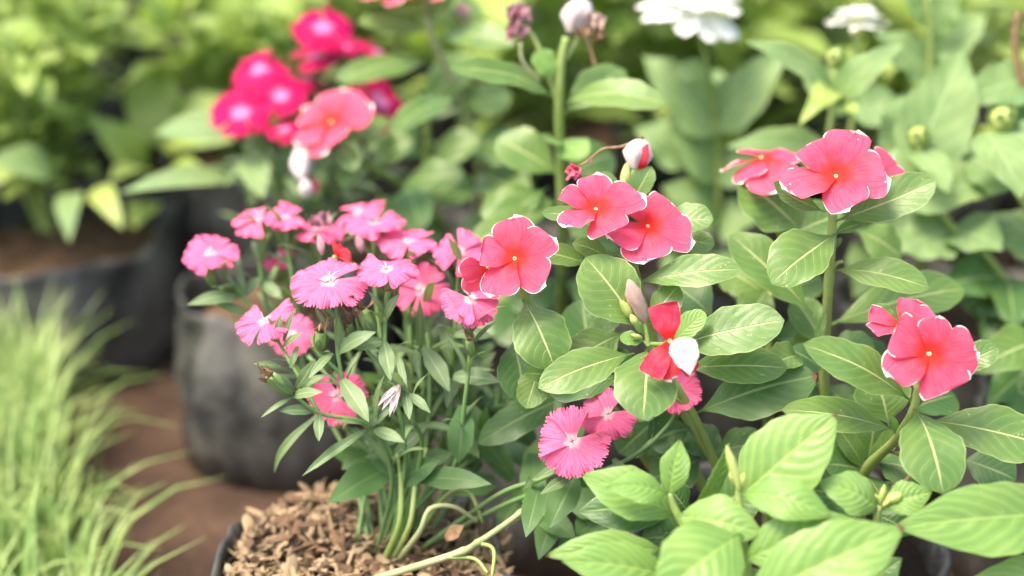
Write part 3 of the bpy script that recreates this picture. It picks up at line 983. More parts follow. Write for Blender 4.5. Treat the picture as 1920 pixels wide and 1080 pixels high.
# old low stems, thick and pale
stem(dp, [rt(-.003, -.010), (748, 985, .806), (752, 905, .806), (745, 850, .808)], .0021, .0012, 'stem')
stem(dp, [rt(.001, -.010), (768, 985, .804), (780, 900, .806), (800, 840, .81)], .0019, .0012, 'stem')
stem(dp, [rt(.004, -.010), (785, 1000, .800), (806, 955, .797), (850, 950, .800), (895, 978, .81)], .0018, .0012, 'pale_stem', n=9, swell=[(.5, .25, .02)])
stem(dp, [rt(-.012, -.030), (850, 1040, .765), (900, 1015, .772), (975, 962, .785), (1000, 930, .79)], .0022, .0014, 'pale_stem', n=9, swell=[(.3, .3, .02), (.48, .3, .02), (.75, .3, .02)])
stem(dp, [(890, 1018, .772), (925, 1030, .768), (922, 1085, .757)], .0013, .0010, 'stem')
stem(dp, [(840, 1045, .765), (890, 1048, .762), (915, 1075, .756)], .0012, .0009, 'stem')
stem(dp, [rt(.01, .0), (835, 930, .815), (880, 925, .82), (905, 980, .815)], .0014, .0010, 'stem')
# leaves seen clearly
for b, t, w, kw in [
    ((690, 805, .787), (566, 893, .775), 19, dict(arch=.05, fold=.5)),
    ((596, 778, .79), (514, 888, .815), 17, dict(arch=.16, fold=.3)),
    ((546, 742, .776), (606, 735, .766), 22, {}), ((548, 745, .776), (488, 784, .768), 10, dict(arch=.1)),
    ((588, 772, .78), (522, 771, .772), 21, dict(arch=.08)), ((600, 777, .778), (598, 828, .768), 20, dict(arch=.05)),
    ((556, 728, .779), (592, 672, .777), 24, dict(roll=25)), ((568, 724, .779), (615, 702, .775), 14, {}),
    ((640, 712, .781), (692, 792, .764), 36, dict(arch=.06, fold=.2)), ((624, 662, .78), (578, 711, .766), 17, dict(arch=.12)),
    ((635, 660, .78), (706, 622, .773), 30, dict(arch=.14)), ((720, 640, .784), (733, 715, .770), 28, dict(arch=.06)),
    ((796, 655, .81), (843, 735, .795), 36, {}), ((850, 706, .80), (937, 716, .79), 36, dict(arch=.1)),
    ((760, 735, .768), (768, 788, .757), 18, {}), ((765, 738, .768), (808, 775, .76), 18, {}),
    ((527, 688, .784), (474, 682, .775), 14, dict(arch=.1)), ((545, 690, .782), (560, 646, .785), 14, {}),
    ((520, 640, .784), (527, 588, .778), 16, {}), ((532, 640, .784), (551, 580, .776), 12, {}), ((530, 650, .784), (568, 622, .776), 13, {}),
    ((610, 612, .78), (590, 575, .785), 10, {}), ((632, 600, .779), (604, 570, .773), 10, dict(arch=.1)),
    ((722, 590, .783), (690, 545, .775), 11, dict(arch=.1)), ((722, 600, .783), (752, 548, .775), 18, dict(arch=.14)), ((720, 640, .784), (660, 655, .776), 28, dict(arch=.1)),
    ((450, 555, .858), (350, 572, .84), 30, dict(arch=.12)), ((470, 590, .862), (400, 570, .85), 20, {}),
    ((490, 520, .875), (455, 560, .86), 22, {}), ((492, 530, .875), (530, 560, .86), 24, {}),
    ((480, 640, .868), (430, 596, .85), 16, dict(arch=.15)), ((500, 640, .868), (540, 600, .86), 26, {}),
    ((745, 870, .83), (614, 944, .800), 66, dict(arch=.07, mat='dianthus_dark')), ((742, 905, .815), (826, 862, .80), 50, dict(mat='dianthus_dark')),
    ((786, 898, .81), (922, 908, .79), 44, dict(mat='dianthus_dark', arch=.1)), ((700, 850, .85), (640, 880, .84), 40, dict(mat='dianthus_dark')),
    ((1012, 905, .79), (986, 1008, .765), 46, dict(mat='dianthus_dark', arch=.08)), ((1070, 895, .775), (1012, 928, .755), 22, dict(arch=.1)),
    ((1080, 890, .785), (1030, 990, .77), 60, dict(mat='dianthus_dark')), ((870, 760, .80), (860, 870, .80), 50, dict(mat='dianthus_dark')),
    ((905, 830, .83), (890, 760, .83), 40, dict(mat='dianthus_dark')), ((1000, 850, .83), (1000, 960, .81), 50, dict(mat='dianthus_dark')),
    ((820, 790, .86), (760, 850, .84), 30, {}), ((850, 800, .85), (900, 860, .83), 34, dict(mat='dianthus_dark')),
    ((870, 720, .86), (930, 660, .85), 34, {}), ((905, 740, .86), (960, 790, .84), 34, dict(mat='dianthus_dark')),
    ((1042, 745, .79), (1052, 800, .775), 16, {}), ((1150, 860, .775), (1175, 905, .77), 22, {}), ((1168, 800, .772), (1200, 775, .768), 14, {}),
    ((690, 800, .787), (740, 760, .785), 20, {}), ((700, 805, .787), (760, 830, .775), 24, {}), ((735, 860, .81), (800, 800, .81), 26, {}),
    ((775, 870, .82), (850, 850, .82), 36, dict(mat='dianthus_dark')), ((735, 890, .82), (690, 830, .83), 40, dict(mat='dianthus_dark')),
]:
    leaf(dp, 'dianthus', b, t, w, **kw)
# blooms
dianthus_flower(dp, (395, 477, .850), 53, 48, 8, rot=15)
dianthus_flower(dp, (487, 413, .872), 56, 63, 0, rot=40)
dianthus_flower(dp, (536, 410, .868), 46, 55, 10, rot=5)
dianthus_flower(dp, (703, 423, .850), 60, 66, 0, rot=25)
dianthus_flower(dp, (672, 400, .905), 52, 66, -20, rot=50)
dianthus_flower(dp, (766, 455, .842), 60, 58, 0, rot=10)
dianthus_flower(dp, (617, 530, .776), 70, 56, 5, angs=(192, 262, 338, 62, 128))
dianthus_flower(dp, (726, 508, .780), 60, 56, -5, angs=(160, 240, 318, 20, 92))
dianthus_flower(dp, (497, 603, .789), 58, 42, -20, angs=(160, 215, 300, 15, 350), to=(520, 640, .785))
dianthus_flower(dp, (789, 543, .830), 52, 14, 20, angs=(200, 285, 340, 60, 130))
dianthus_flower(dp, (882, 562, .776), 55, 36, 10, angs=(190, 245, 290, 340, 35))
dianthus_flower(dp, (862, 474, .820), 48, 30, 0, angs=(150, 205, 300, 0, 62))
dianthus_flower(dp, (548, 628, .830), 46, 25, 20, rot=30)
dianthus_flower(dp, (632, 742, .800), 58, 30, 0, angs=(210, 285, 30, 60, 150))
dianthus_flower(dp, (1074, 828, .757), 69, 20, -10, angs=(168, 232, 288, 342, 98), to=(1075, 868, .768))
dianthus_flower(dp, (1139, 777, .766), 53, 16, 0, angs=(158, 222, 288, 335, 82), to=(1140, 812, .776))
dianthus_flower(dp, (1268, 730, .780), 50, 30, 0, rot=20)
dianthus_flower(dp, (598, 432, .868), 46, 60, 0, rot=0, mat='pink_petal')
# half-open and withered blooms
dianthus_flower(dp, (628, 478, .800), 34, 50, 30, angs=(10, 40, 70), petals=3, mat='wilted_petal', styles=False)
dianthus_flower(dp, (520, 478, .885), 34, 10, 0, angs=(240, 280, 30), petals=3, styles=False)
crumple(dp, (598, 412, .860), 24, 'purple_wilt', n=7, seed=3, direction=UP)
closed_bud(dp, (605, 478, .81), (597, 440, .812), 15, 'purple_wilt', 'withered_flower')
closed_bud(dp, (680, 474, .83), (668, 440, .832), 16, 'purple_wilt', 'withered_flower')
pod(dp, (548, 738, .776), (505, 703, .766), 34, dl=.9)
pod(dp, (600, 655, .78), (603, 620, .772), 30, dl=.8)
pod(dp, (700, 625, .784), (678, 580, .776), 34, dl=.9)
pod(dp, (887, 668, .782), (879, 636, .776), 24, dl=.8)
pod(dp, (662, 640, .79), (655, 606, .785), 20, dl=.9)
pod(dp, (620, 700, .79), (612, 660, .785), 24, dried=False)
pod(dp, (725, 580, .783), (728, 545, .780), 20, dried=False)
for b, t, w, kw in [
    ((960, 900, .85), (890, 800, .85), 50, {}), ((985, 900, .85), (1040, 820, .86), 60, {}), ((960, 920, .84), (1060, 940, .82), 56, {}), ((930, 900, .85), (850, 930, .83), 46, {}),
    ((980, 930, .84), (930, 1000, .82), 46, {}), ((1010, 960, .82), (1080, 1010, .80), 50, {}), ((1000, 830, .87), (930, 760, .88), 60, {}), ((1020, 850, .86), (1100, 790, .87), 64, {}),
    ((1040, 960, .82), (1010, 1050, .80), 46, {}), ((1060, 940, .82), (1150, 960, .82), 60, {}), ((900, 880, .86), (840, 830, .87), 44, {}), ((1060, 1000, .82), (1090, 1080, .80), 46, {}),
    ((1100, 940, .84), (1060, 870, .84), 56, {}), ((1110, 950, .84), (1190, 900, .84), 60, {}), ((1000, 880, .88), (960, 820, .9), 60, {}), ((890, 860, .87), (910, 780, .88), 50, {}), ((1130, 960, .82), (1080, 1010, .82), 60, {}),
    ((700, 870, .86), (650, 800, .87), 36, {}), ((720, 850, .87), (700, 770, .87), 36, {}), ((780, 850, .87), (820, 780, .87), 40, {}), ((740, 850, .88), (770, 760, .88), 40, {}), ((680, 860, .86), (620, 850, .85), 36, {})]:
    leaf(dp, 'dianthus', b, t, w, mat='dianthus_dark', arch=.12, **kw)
for k in range(26):
    bx, by, bd = rgd.uniform(660, 930), rgd.uniform(610, 880), rgd.uniform(.82, .89)
    an = rgd.uniform(0, 6.28)
    ln = rgd.uniform(60, 105)
    leaf(dp, 'dianthus', (bx, by, bd), (bx + ln * math.cos(an), by - ln * .8 * math.sin(an), bd - rgd.uniform(-.01, .02)), rgd.uniform(18, 34), mat=rgd.choice(('dianthus_leaf', 'dianthus_dark')), arch=rgd.uniform(.04, .16))
wl = pod(dp, (764, 728, .768), (748, 722, .765), 18, dried=False)
for k, (tx, ty) in enumerate(((708, 762), (730, 782), (738, 776), (716, 770))):
    leaf(wl, 'dianthus', (750, 722, .764), (tx, ty, .758), 11, name='withered_petal', mat='white_petal', arch=.12, fold=.8, wave=.2)
pod(dp, (440, 535, .857), (412, 543, .852), 16, dried=False)
pod(dp, (510, 530, .872), (520, 500, .872), 18, dried=False)
# yellowed fallen leaf
leaf(dp, 'dianthus', (835, 1010, .80), (870, 985, .795), 26, name='leaf', mat='dried', label='dry ochre leaf lying on the wood chips')

# ------------------------------------------------------------------ periwinkles (vinca)
VG = 'coral periwinkles in bloom'
def root_at(bag, dx, dy, z=.110):
    return Vector((bag[0] + dx, bag[1] + dy, z))
ra = root_at(AB, -.035, .005)
va = thing('periwinkle_plant', 'coral periwinkle with three open flowers and one crumpled red and white bloom', 'periwinkle', ra, VG)
sa = stem(va, [ra, (1370, 960, .835), (1338, 862, .802), (1292, 762, .776), (1245, 692, .760), (1212, 638, .750)], .0028, .0018, swell=[(.4, .2, .02), (.7, .2, .02)])
stem(va, [(1338, 862, .802), (1262, 740, .80), (1215, 600, .785), (1190, 500, .775), (1183, 465, .772)], .0028, .0017)
stem(va, [(1215, 600, .785), (1188, 500, .80), (1172, 400, .80), (1180, 345, .80)], .0022, .0014)
stem(va, [ra + Vector((-.006, .008, 0)), (1240, 900, .84), (1130, 740, .815), (1020, 600, .785), (985, 560, .775), (970, 515, .765)], .0036, .0018)
stem(va, [ra + Vector((.004, .012, 0)), (1300, 880, .85), (1232, 780, .845), (1225, 740, .84)], .0034, .0026)
stem(va, [(1295, 765, .777), (1265, 745, .77), (1250, 735, .767)], .0016, .0012)
V_ = [
    ((1206, 622, .752), (1098, 482, .752), 118, dict(arch=.06, fold=.10, skew=1.0)),
    ((1258, 652, .758), (1471, 600, .742), 104, dict(arch=.05, fold=.12, roll=-6)),
    ((1190, 662, .750), (1009, 728, .733), 78, dict(arch=.10, fold=.14)),
    ((1212, 655, .748), (1205, 788, .713), 118, dict(arch=.16, fold=.04, convex=.12)),
    ((1278, 690, .770), (1477, 690, .762), 78, dict(arch=.06, fold=.10)),
    ((1300, 776, .785), (1532, 704, .772), 104, dict(arch=.10, fold=.08, mat='old_leaf')),
    ((1170, 705, .772), (1030, 738, .772), 62, dict(arch=.06, mat='old_leaf')),
    ((1192, 530, .765), (1391, 505, .750), 66, dict(arch=.07, fold=.12)),
    ((1215, 605, .762), (1272, 535, .764), 56, dict(arch=.05)),
    ((1256, 648, .752), (1324, 584, .746), 46, dict(arch=.08, mat='pentas_leaf')),
    ((1208, 640, .747), (1161, 636, .740), 30, dict(arch=.12, mat='pentas_leaf')),
    ((1206, 628, .748), (1190, 600, .744), 16, dict(mat='pentas_leaf')),
    ((980, 562, .772), (1040, 690, .755), 108, dict(arch=.16, fold=.05, convex=.10)),
    ((1172, 622, .790), (1050, 690, .785), 92, dict(arch=.06)),
    ((962, 630, .800), (985, 752, .790), 84, dict(arch=.1, mat='old_leaf')),
    ((1015, 680, .795), (986, 766, .785), 60, dict(arch=.06)),
    ((1035, 705, .786), (984, 700, .780), 34, dict(arch=.06)),
    ((1085, 735, .830), (896, 832, .815), 66, dict(arch=.10, mat='old_leaf')),
    ((1060, 760, .86), (880, 760, .86), 80, dict(arch=.10, mat='old_leaf')),
    ((1148, 490, .772), (1073, 455, .768), 40, dict(arch=.12)),
    ((1140, 470, .775), (1205, 490, .762), 40, dict(arch=-.10, fold=.5)),
    ((1105, 497, .782), (1015, 472, .778), 46, dict(arch=.08)),
    ((1120, 412, .778), (1016, 400, .772), 36, dict(arch=.08)),
    ((1235, 420, .790), (1338, 412, .778), 62, dict(arch=.08)),
    ((1270, 450, .80), (1340, 460, .79), 50, dict(arch=.08)),
    ((1182, 385, .80), (1222, 312, .796), 46, dict(arch=.05)),
    ((1140, 395, .80), (1132, 320, .798), 50, dict(arch=.05)),
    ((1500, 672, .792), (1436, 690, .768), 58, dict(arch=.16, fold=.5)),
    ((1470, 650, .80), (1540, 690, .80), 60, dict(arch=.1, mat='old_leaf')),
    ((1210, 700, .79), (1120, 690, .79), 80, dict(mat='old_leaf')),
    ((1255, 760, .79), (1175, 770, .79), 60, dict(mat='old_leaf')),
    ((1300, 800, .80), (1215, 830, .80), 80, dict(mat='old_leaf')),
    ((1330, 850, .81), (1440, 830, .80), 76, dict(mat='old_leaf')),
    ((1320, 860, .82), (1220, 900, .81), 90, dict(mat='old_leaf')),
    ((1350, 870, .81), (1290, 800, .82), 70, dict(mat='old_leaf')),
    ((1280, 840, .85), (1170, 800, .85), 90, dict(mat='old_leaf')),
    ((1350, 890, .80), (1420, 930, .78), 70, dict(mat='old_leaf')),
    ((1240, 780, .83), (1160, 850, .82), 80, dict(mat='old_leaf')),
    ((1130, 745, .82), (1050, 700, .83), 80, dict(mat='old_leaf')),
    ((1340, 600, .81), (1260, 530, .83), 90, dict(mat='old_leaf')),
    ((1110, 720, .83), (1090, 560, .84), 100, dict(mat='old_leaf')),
    ((1190, 560, .80), (1110, 600, .81), 90, {}),
]
for b, t, w, kw in V_:
    leaf(va, 'vinca', b, t, w, **kw)
# open flowers: (image angle, length, width, curl left, curl right, tip curl, lift)
vinca_flower(va, (965, 486, .755), 82, 18, -10, [(92, 1.0, 1.05), (28, 1.0, .98, 0, .35, 0), (318, .95, 1.0, 0, .75, 0), (242, 1.05, 1.0, 0, .8, 0), (170, .92, 1.0, .55, 0, .55)], to=(975, 545, .775))
vinca_flower(va, (1117, 394, .760), 88, 40, 5, [(150, 1.0, .95, .5, 0, .3), (88, .95, .85, 0, .8, 0), (20, 1.06, .98, 0, .75, 0), (294, .95, 1.05, .6, 0, .35), (222, .92, .85, 1.2, 0, 0)], to=(1165, 455, .772))
vinca_flower(va, (1214, 426, .768), 88, 30, 10, [(112, .85, .80), (48, .95, .92, 0, 0, .25), (338, 1.0, 1.0, 0, .3, 0), (262, .95, 1.1), (206, .95, 1.0)], to=(1186, 490, .776))
vinca_flower(va, (915, 500, .775), 62, 35, 150, [(235, 1.0, .9, .9, 0, 0), (185, .9, .9, .6, 0, 0), (300, .8, .8)], to=(965, 540, .785))
# the crumpled bloom: red petals rolled in on themselves, one turned over to its white back
wf = vinca_flower(va, (1256, 640, .716), 80, 10, 20, [(100, 1.08, 1.12, .35, .2, .4, 2), (238, 1.15, .80, .45, .45, .35, -2), (272, .90, .66, .3, .3, 0, -4), (308, 1.12, .58, .4, .4, .3, -8)],
                  to=(1222, 645, .745), mat='wilted_petal', label='crumpled red periwinkle flower with one white folded petal')
leaf(wf, 'zinnia', (1274, 634, .7135), (1294, 704, .7045), 56, name='petal', mat='white_petal', arch=.14, convex=.30, fold=0, wave=.08, roll=10, label='white folded back petal')
closed_bud(va, (1208, 604, .748), (1178, 523, .742), 31, 'dusty_bud', folds=5, amp=.16, twist=5)
closed_bud(va, (1186, 598, .747), (1162, 562, .743), 16, 'bud', folds=5, amp=.08)
closed_bud(va, (1196, 612, .747), (1182, 590, .744), 14, 'bud', folds=5, amp=.05)
closed_bud(va, (1204, 634, .744), (1183, 629, .738), 11, 'bud', folds=5, amp=.05)
stem(va, [(1216, 648, .750), (1211, 620, .749), (1207, 600, .748)], .0014, .0011)
# tall closed bloom with its dry thread and wilted mate
stem(va, [(1176, 352, .80), (1184, 330, .80), (1190, 312, .80)], .0014, .0011)
closed_bud(va, (1168, 352, .798), (1176, 305, .80), 17, 'bud', folds=5, amp=.1)
cb_ = closed_bud(va, (1192, 318, .80), (1201, 260, .80), 52, 'white_petal', 'withered_flower', 5, .12, 1.2)
cb_['label'] = 'closed pinkish white periwinkle bloom'
leaf(va, 'zinnia', (1196, 316, .797), (1216, 268, .793), 26, name='petal', mat='wilted_petal', arch=.15, convex=.4, fold=0)
crumple(va, (1201, 260, .80), 9, 'dried', n=7, seed=9, direction=UP)
stem(va, [(1198, 262, .80), (1165, 275, .80), (1130, 280, .80), (1105, 300, .80), (1088, 310, .80)], .0010, .0006, 'dried', name='dried_thread')
crumple(va, (1078, 322, .80), 20, 'dark_wilt', n=9, seed=12, direction=Vector((-.5, 0, -.8)))
crumple(va, (1108, 302, .80), 8, 'purple_wilt', n=5, seed=13)

rb = root_at(AB, .004, .018)
vb = thing('periwinkle_plant', 'tall coral periwinkle with one large open flower on an upright green stem', 'periwinkle', rb, VG)
sb = stem(vb, [rb, (1545, 860, .855), (1545, 700, .825), (1552, 560, .798), (1558, 470, .785), (1562, 392, .775)], .0032, .0024, swell=[(.68, .18, .015), (.85, .18, .015)])
stem(vb, [(1545, 700, .83), (1500, 560, .845), (1460, 430, .845), (1430, 340, .842)], .0026, .0016)
stem(vb, [rb + Vector((-.01, .01, 0)), (1440, 800, .87), (1440, 640, .86), (1445, 540, .86)], .0036, .0024)
for b, t, w, kw in [
    ((1570, 438, .778), (1446, 532, .752), 100, dict(arch=.10, fold=.12, wave=.06)),
    ((1560, 507, .788), (1742, 540, .772), 68, dict(arch=.12, fold=.14)),
    ((1566, 415, .776), (1756, 338, .772), 84, dict(arch=-.04, fold=.16)),
    ((1550, 398, .774), (1450, 342, .765), 44, dict(arch=-.08, fold=.2)),
    ((1548, 612, .835), (1808, 541, .855), 92, dict(arch=.10, fold=.10)),
    ((1524, 590, .815), (1368, 440, .825), 88, dict(arch=.06, fold=.10)),
    ((1512, 440, .842), (1385, 335, .838), 120, dict(arch=.05)),
    ((1560, 440, .782), (1617, 418, .785), 24, {}),
    ((1470, 450, .84), (1580, 400, .85), 80, dict(arch=.08)),
    ((1545, 650, .83), (1490, 560, .84), 70, dict(arch=.08)),
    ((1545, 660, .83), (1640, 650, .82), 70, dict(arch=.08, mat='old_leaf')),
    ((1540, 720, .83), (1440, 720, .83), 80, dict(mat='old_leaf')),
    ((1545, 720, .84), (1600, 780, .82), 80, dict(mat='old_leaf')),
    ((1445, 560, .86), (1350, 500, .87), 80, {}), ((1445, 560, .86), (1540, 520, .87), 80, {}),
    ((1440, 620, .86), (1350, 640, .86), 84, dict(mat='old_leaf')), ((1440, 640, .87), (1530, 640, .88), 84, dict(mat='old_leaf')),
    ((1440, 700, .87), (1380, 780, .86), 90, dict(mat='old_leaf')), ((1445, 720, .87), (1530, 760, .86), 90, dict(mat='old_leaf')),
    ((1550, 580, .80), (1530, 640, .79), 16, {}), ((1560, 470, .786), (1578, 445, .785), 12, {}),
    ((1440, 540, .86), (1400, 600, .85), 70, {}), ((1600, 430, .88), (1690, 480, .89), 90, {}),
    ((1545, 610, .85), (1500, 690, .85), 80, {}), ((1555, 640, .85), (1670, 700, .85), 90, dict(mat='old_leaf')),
]:
    leaf(vb, 'vinca', b, t, w, **kw)
stem(vb, [(1560, 508, .79), (1568, 495, .787), (1580, 490, .785)], .0012, .0010)
vinca_flower(vb, (1567, 332, .765), 101, 30, -8, [(128, 1.0, .98, .3, 0, .25), (64, 1.04, 1.06, 0, .15, 0), (352, .93, 1.12, 0, .7, 0), (282, .80, 1.12, .6, .3, 0), (200, 1.02, 1.0, .7, 0, 0)], to=(1562, 394, .774))
vinca_flower(vb, (1640, 318, .800), 66, 48, 30, [(40, 1, 1), (335, 1, 1), (290, .9, 1), (160, 1, 1), (230, 1, 1)], to=(1570, 395, .785))
vinca_flower(vb, (1428, 297, .845), 88, 70, -10, [(170, .9, .8, 0, .9, 0, -14), (235, .8, .9, 0, 0, 0, -22), (285, 1.15, 1.15, 0, 0, 0, -24), (10, .75, .8, 0, 0, 0, -10), (100, .7, .9, 0, 0, 0, -4)], to=(1432, 345, .846))

rc = root_at(AB, .050, -.002)
vc = thing('periwinkle_plant', 'coral periwinkle with two overlapping flowers, the rear one edged in white', 'periwinkle', rc, VG)
sc_ = stem(vc, [rc, (1612, 960, .825), (1622, 885, .798), (1682, 822, .758), (1712, 770, .737), (1722, 722, .728)], .0034, .0020, swell=[(.45, .25, .02), (.68, .25, .02)])
for b, t, w, kw in [
    ((1708, 752, .736), (1506, 645, .718), 86, dict(arch=.10, fold=.10)),
    ((1714, 766, .733), (1768, 926, .700), 122, dict(arch=.14, fold=.05, convex=.06)),
    ((1680, 808, .752), (1466, 768, .735), 66, dict(arch=.10, fold=.14)),
    ((1735, 788, .748), (1968, 838, .735), 106, dict(arch=.08, fold=.08)),
    ((1668, 800, .79), (1640, 700, .79), 112, dict(arch=.04)),
    ((1780, 700, .742), (1872, 652, .735), 56, dict(arch=.10)),
    ((1765, 660, .745), (1810, 618, .742), 42, dict(arch=.06)),
    ((1675, 620, .748), (1638, 572, .748), 44, dict(arch=.06)),
    ((1622, 880, .80), (1570, 800, .79), 44, dict(arch=.05)), ((1626, 880, .80), (1690, 800, .79), 36, dict(arch=.1, fold=.3)),
    ((1622, 888, .80), (1668, 968, .77), 60, dict(mat='old_leaf')), ((1640, 866, .79), (1745, 892, .77), 76, dict(mat='old_leaf', arch=.1)),
    ((1618, 880, .80), (1545, 870, .79), 70, dict(mat='old_leaf')), ((1625, 870, .81), (1640, 790, .81), 60, {}),
    ((1700, 770, .80), (1790, 740, .82), 80, dict(mat='old_leaf')), ((1620, 920, .81), (1720, 960, .79), 90, dict(mat='old_leaf')),
    ((1616, 930, .82), (1520, 920, .81), 90, dict(mat='old_leaf')), ((1682, 822, .757), (1672, 780, .752), 15, dict(mat='pentas_leaf')),
    ((1712, 770, .736), (1724, 730, .732), 24, {}), ((1800, 860, .80), (1905, 900, .79), 90, dict(mat='old_leaf')),
    ((1612, 950, .83), (1560, 870, .83), 80, dict(mat='old_leaf')), ((1600, 880, .83), (1520, 830, .83), 80, dict(mat='old_leaf')),
    ((1590, 930, .83), (1480, 870, .83), 90, dict(mat='old_leaf')),
]:
    leaf(vc, 'vinca', b, t, w, **kw)
vinca_flower(vc, (1741, 664, .715), 98, 14, 30, [(148, 1.0, 1.0, 0, 0, .3), (208, .98, .92, .45, 0, 0), (292, .98, 1.05, 0, 0, .15), (2, .92, 1.05), (75, .72, .8)], to=(1722, 735, .73))
vinca_flower(vc, (1693, 612, .740), 78, 45, 0, [(62, .98, .95, .5, .5, .6), (158, 1.0, .85, .6, .7, .6), (200, 1.08, .7, .9, .6, .5), (10, .95, .9, 0, .8, .5), (280, .9, .9)], to=(1722, 740, .735))
closed_bud(vc, (1650, 846, .775), (1664, 842, .77), 14, 'pale_stem', folds=4, amp=.05)
stem(vc, [(1660, 844, .77), (1690, 855, .765), (1705, 885, .762), (1695, 905, .76), (1672, 915, .76)], .0010, .0013, 'dried', name='dried_thread')

# periwinkle with withered heads behind
rv = Vector((VD[0], VD[1] - .01, .132))
vd = thing('periwinkle_plant', 'tall pale periwinkle topped with withered purple and brown flowers', 'periwinkle', rv, VG)
sv = stem(vd, [rv, (1055, 480, .985), (1052, 330, .955), (1048, 200, .93), (1052, 120, .92), (1062, 70, .915)], .0042, .0028)
stem(vd, [(1048, 200, .93), (1030, 140, .925), (1005, 80, .92), (985, 50, .918)], .0022, .0016)
stem(vd, [(1062, 110, .92), (1082, 75, .918), (1090, 45, .916)], .0018, .0014)
stem(vd, [(1010, 150, .92), (980, 115, .915), (976, 80, .912)], .0013, .0010, 'pale_stem')
stem(vd, [(1115, 120, .912), (1108, 95, .912), (1100, 70, .914)], .0012, .0010, 'dried')
for b, t, w, kw in [
    ((1042, 188, .928), (840, 127, .885), 56, dict(arch=.14, fold=.2)), ((1056, 192, .928), (1250, 195, .890), 66, dict(arch=.14, fold=.14)),
    ((1042, 150, .92), (1003, 96, .915), 52, dict(mat='pentas_leaf')), ((1055, 215, .93), (1170, 130, .955), 80, {}),
    ((1052, 262, .94), (1092, 300, .915), 66, dict(mat='pentas_leaf')), ((1050, 270, .94), (1020, 265, .91), 40, dict(mat='pentas_leaf')),
    ((1050, 330, .955), (930, 260, .96), 90, {}), ((1055, 330, .955), (1150, 290, .97), 90, {}),
    ((1050, 380, .96), (900, 400, .95), 90, {}), ((1055, 380, .965), (1130, 440, .95), 80, {}),
    ((1052, 450, .98), (930, 480, .97), 90, {}), ((1056, 450, .98), (1160, 470, .98), 90, {}),
    ((1050, 390, .96), (870, 470, .93), 56, dict(arch=.12)), ((1030, 350, .96), (905, 450, .94), 60, {}),
    ((1052, 520, .99), (960, 580, .98), 90, dict(mat='old_leaf')), ((1056, 530, .99), (1160, 560, .98), 90, dict(mat='old_leaf')),
    ((1052, 560, 1.0), (930, 640, .98), 100, dict(mat='old_leaf')), ((1052, 590, 1.0), (1100, 690, .98), 100, dict(mat='old_leaf')),
    ((1052, 600, 1.0), (1000, 720, .97), 100, dict(mat='old_leaf')), ((1052, 590, 1.01), (860, 600, 1.0), 90, {}),
]:
    leaf(vd, 'vinca', b, t, w, **kw)
crumple(vd, (975, 24, .915), 30, 'purple_wilt', n=8, seed=30, direction=Vector((.15, 0, -1)), stretch=1.0)
crumple(vd, (965, 58, .915), 22, 'purple_wilt', n=7, seed=31)
closed_bud(vd, (1072, 62, .915), (1092, -5, .915), 56, 'white_petal', 'withered_flower', 5, .14, 1.5)
crumple(vd, (1110, 40, .908), 26, 'dusty_bud', n=8, seed=33, direction=Vector((.1, 0, -1)))
crumple(vd, (1122, 68, .91), 18, 'dried', n=9, seed=32)
crumple(vd, (1092, 60, .905), 16, 'dried', n=8, seed=34)

# periwinkle with one coral flower among the magenta blooms
re_ = Vector((VE[0] - .02, VE[1] - .01, .132))
ve = thing('periwinkle_plant', 'coral periwinkle flowering beside the magenta dianthus', 'periwinkle', re_, VG)
stem(ve, [re_, (830, 420, 1.14), (750, 345, 1.08), (690, 310, 1.03), (640, 262, 1.0)], .0040, .0018)
stem(ve, [re_ + Vector((.01, 0, 0)), (900, 330, 1.14), (860, 180, 1.10), (815, 80, 1.07), (790, -20, 1.05)], .0040, .0024, 'pale_stem')
stem(ve, [re_ + Vector((-.01, 0, 0)), (790, 460, 1.14), (800, 300, 1.10), (800, 180, 1.07)], .0036, .0024)
for b, t, w, kw in [
    ((805, 120, 1.07), (630, 150, 1.03), 58, dict(arch=.1)), ((860, 185, 1.06), (732, 245, 1.0), 52, dict(arch=.1)),
    ((820, 70, 1.07), (965, 85, 1.03), 60, dict(arch=.1)), ((815, 60, 1.07), (670, 40, 1.05), 50, {}),
    ((800, 40, 1.06), (860, -20, 1.04), 60, {}), ((815, 30, 1.06), (900, 10, 1.08), 60, {}),
    ((690, 312, 1.03), (780, 260, 1.02), 60, {}), ((690, 310, 1.03), (640, 350, .99), 50, {}),
    ((750, 345, 1.08), (870, 330, 1.05), 70, {}), ((760, 345, 1.07), (790, 430, 1.02), 70, dict(mat='old_leaf')),
    ((800, 300, 1.1), (900, 260, 1.08), 70, {}), ((800, 300, 1.1), (700, 230, 1.1), 80, dict(mat='old_leaf')),
    ((860, 200, 1.1), (960, 180, 1.1), 70, {}), ((880, 260, 1.12), (970, 300, 1.09), 90, {}),
    ((890, 330, 1.12), (800, 380, 1.08), 90, {}), ((890, 330, 1.13), (990, 370, 1.08), 90, {}),
    ((830, 420, 1.14), (740, 440, 1.1), 90, dict(mat='old_leaf')), ((850, 430, 1.14), (930, 440, 1.1), 90, {}),
    ((640, 262, 1.0), (665, 320, .98), 44, {}), ((650, 270, 1.0), (720, 220, 1.02), 50, {}),
    ((800, 210, 1.08), (880, 100, 1.12), 80, {}), ((800, 420, 1.13), (690, 400, 1.1), 80, dict(mat='old_leaf')),
]:
    leaf(ve, 'vinca', b, t, w, **kw)
vinca_flower(ve, (622, 230, .995), 84, 42, -30, [(150, .9, .9), (85, .9, 1), (15, 1.0, 1.05), (280, 1.0, 1.1), (225, .9, .95)], to=(640, 265, 1.0), nres=(12, 10))
vinca_flower(ve, (728, -8, 1.05), 62, 60, 0, [(160, 1, 1), (90, 1, 1), (20, 1, 1), (300, 1, 1), (230, 1, 1)], to=(790, 20, 1.05), nres=(12, 10))
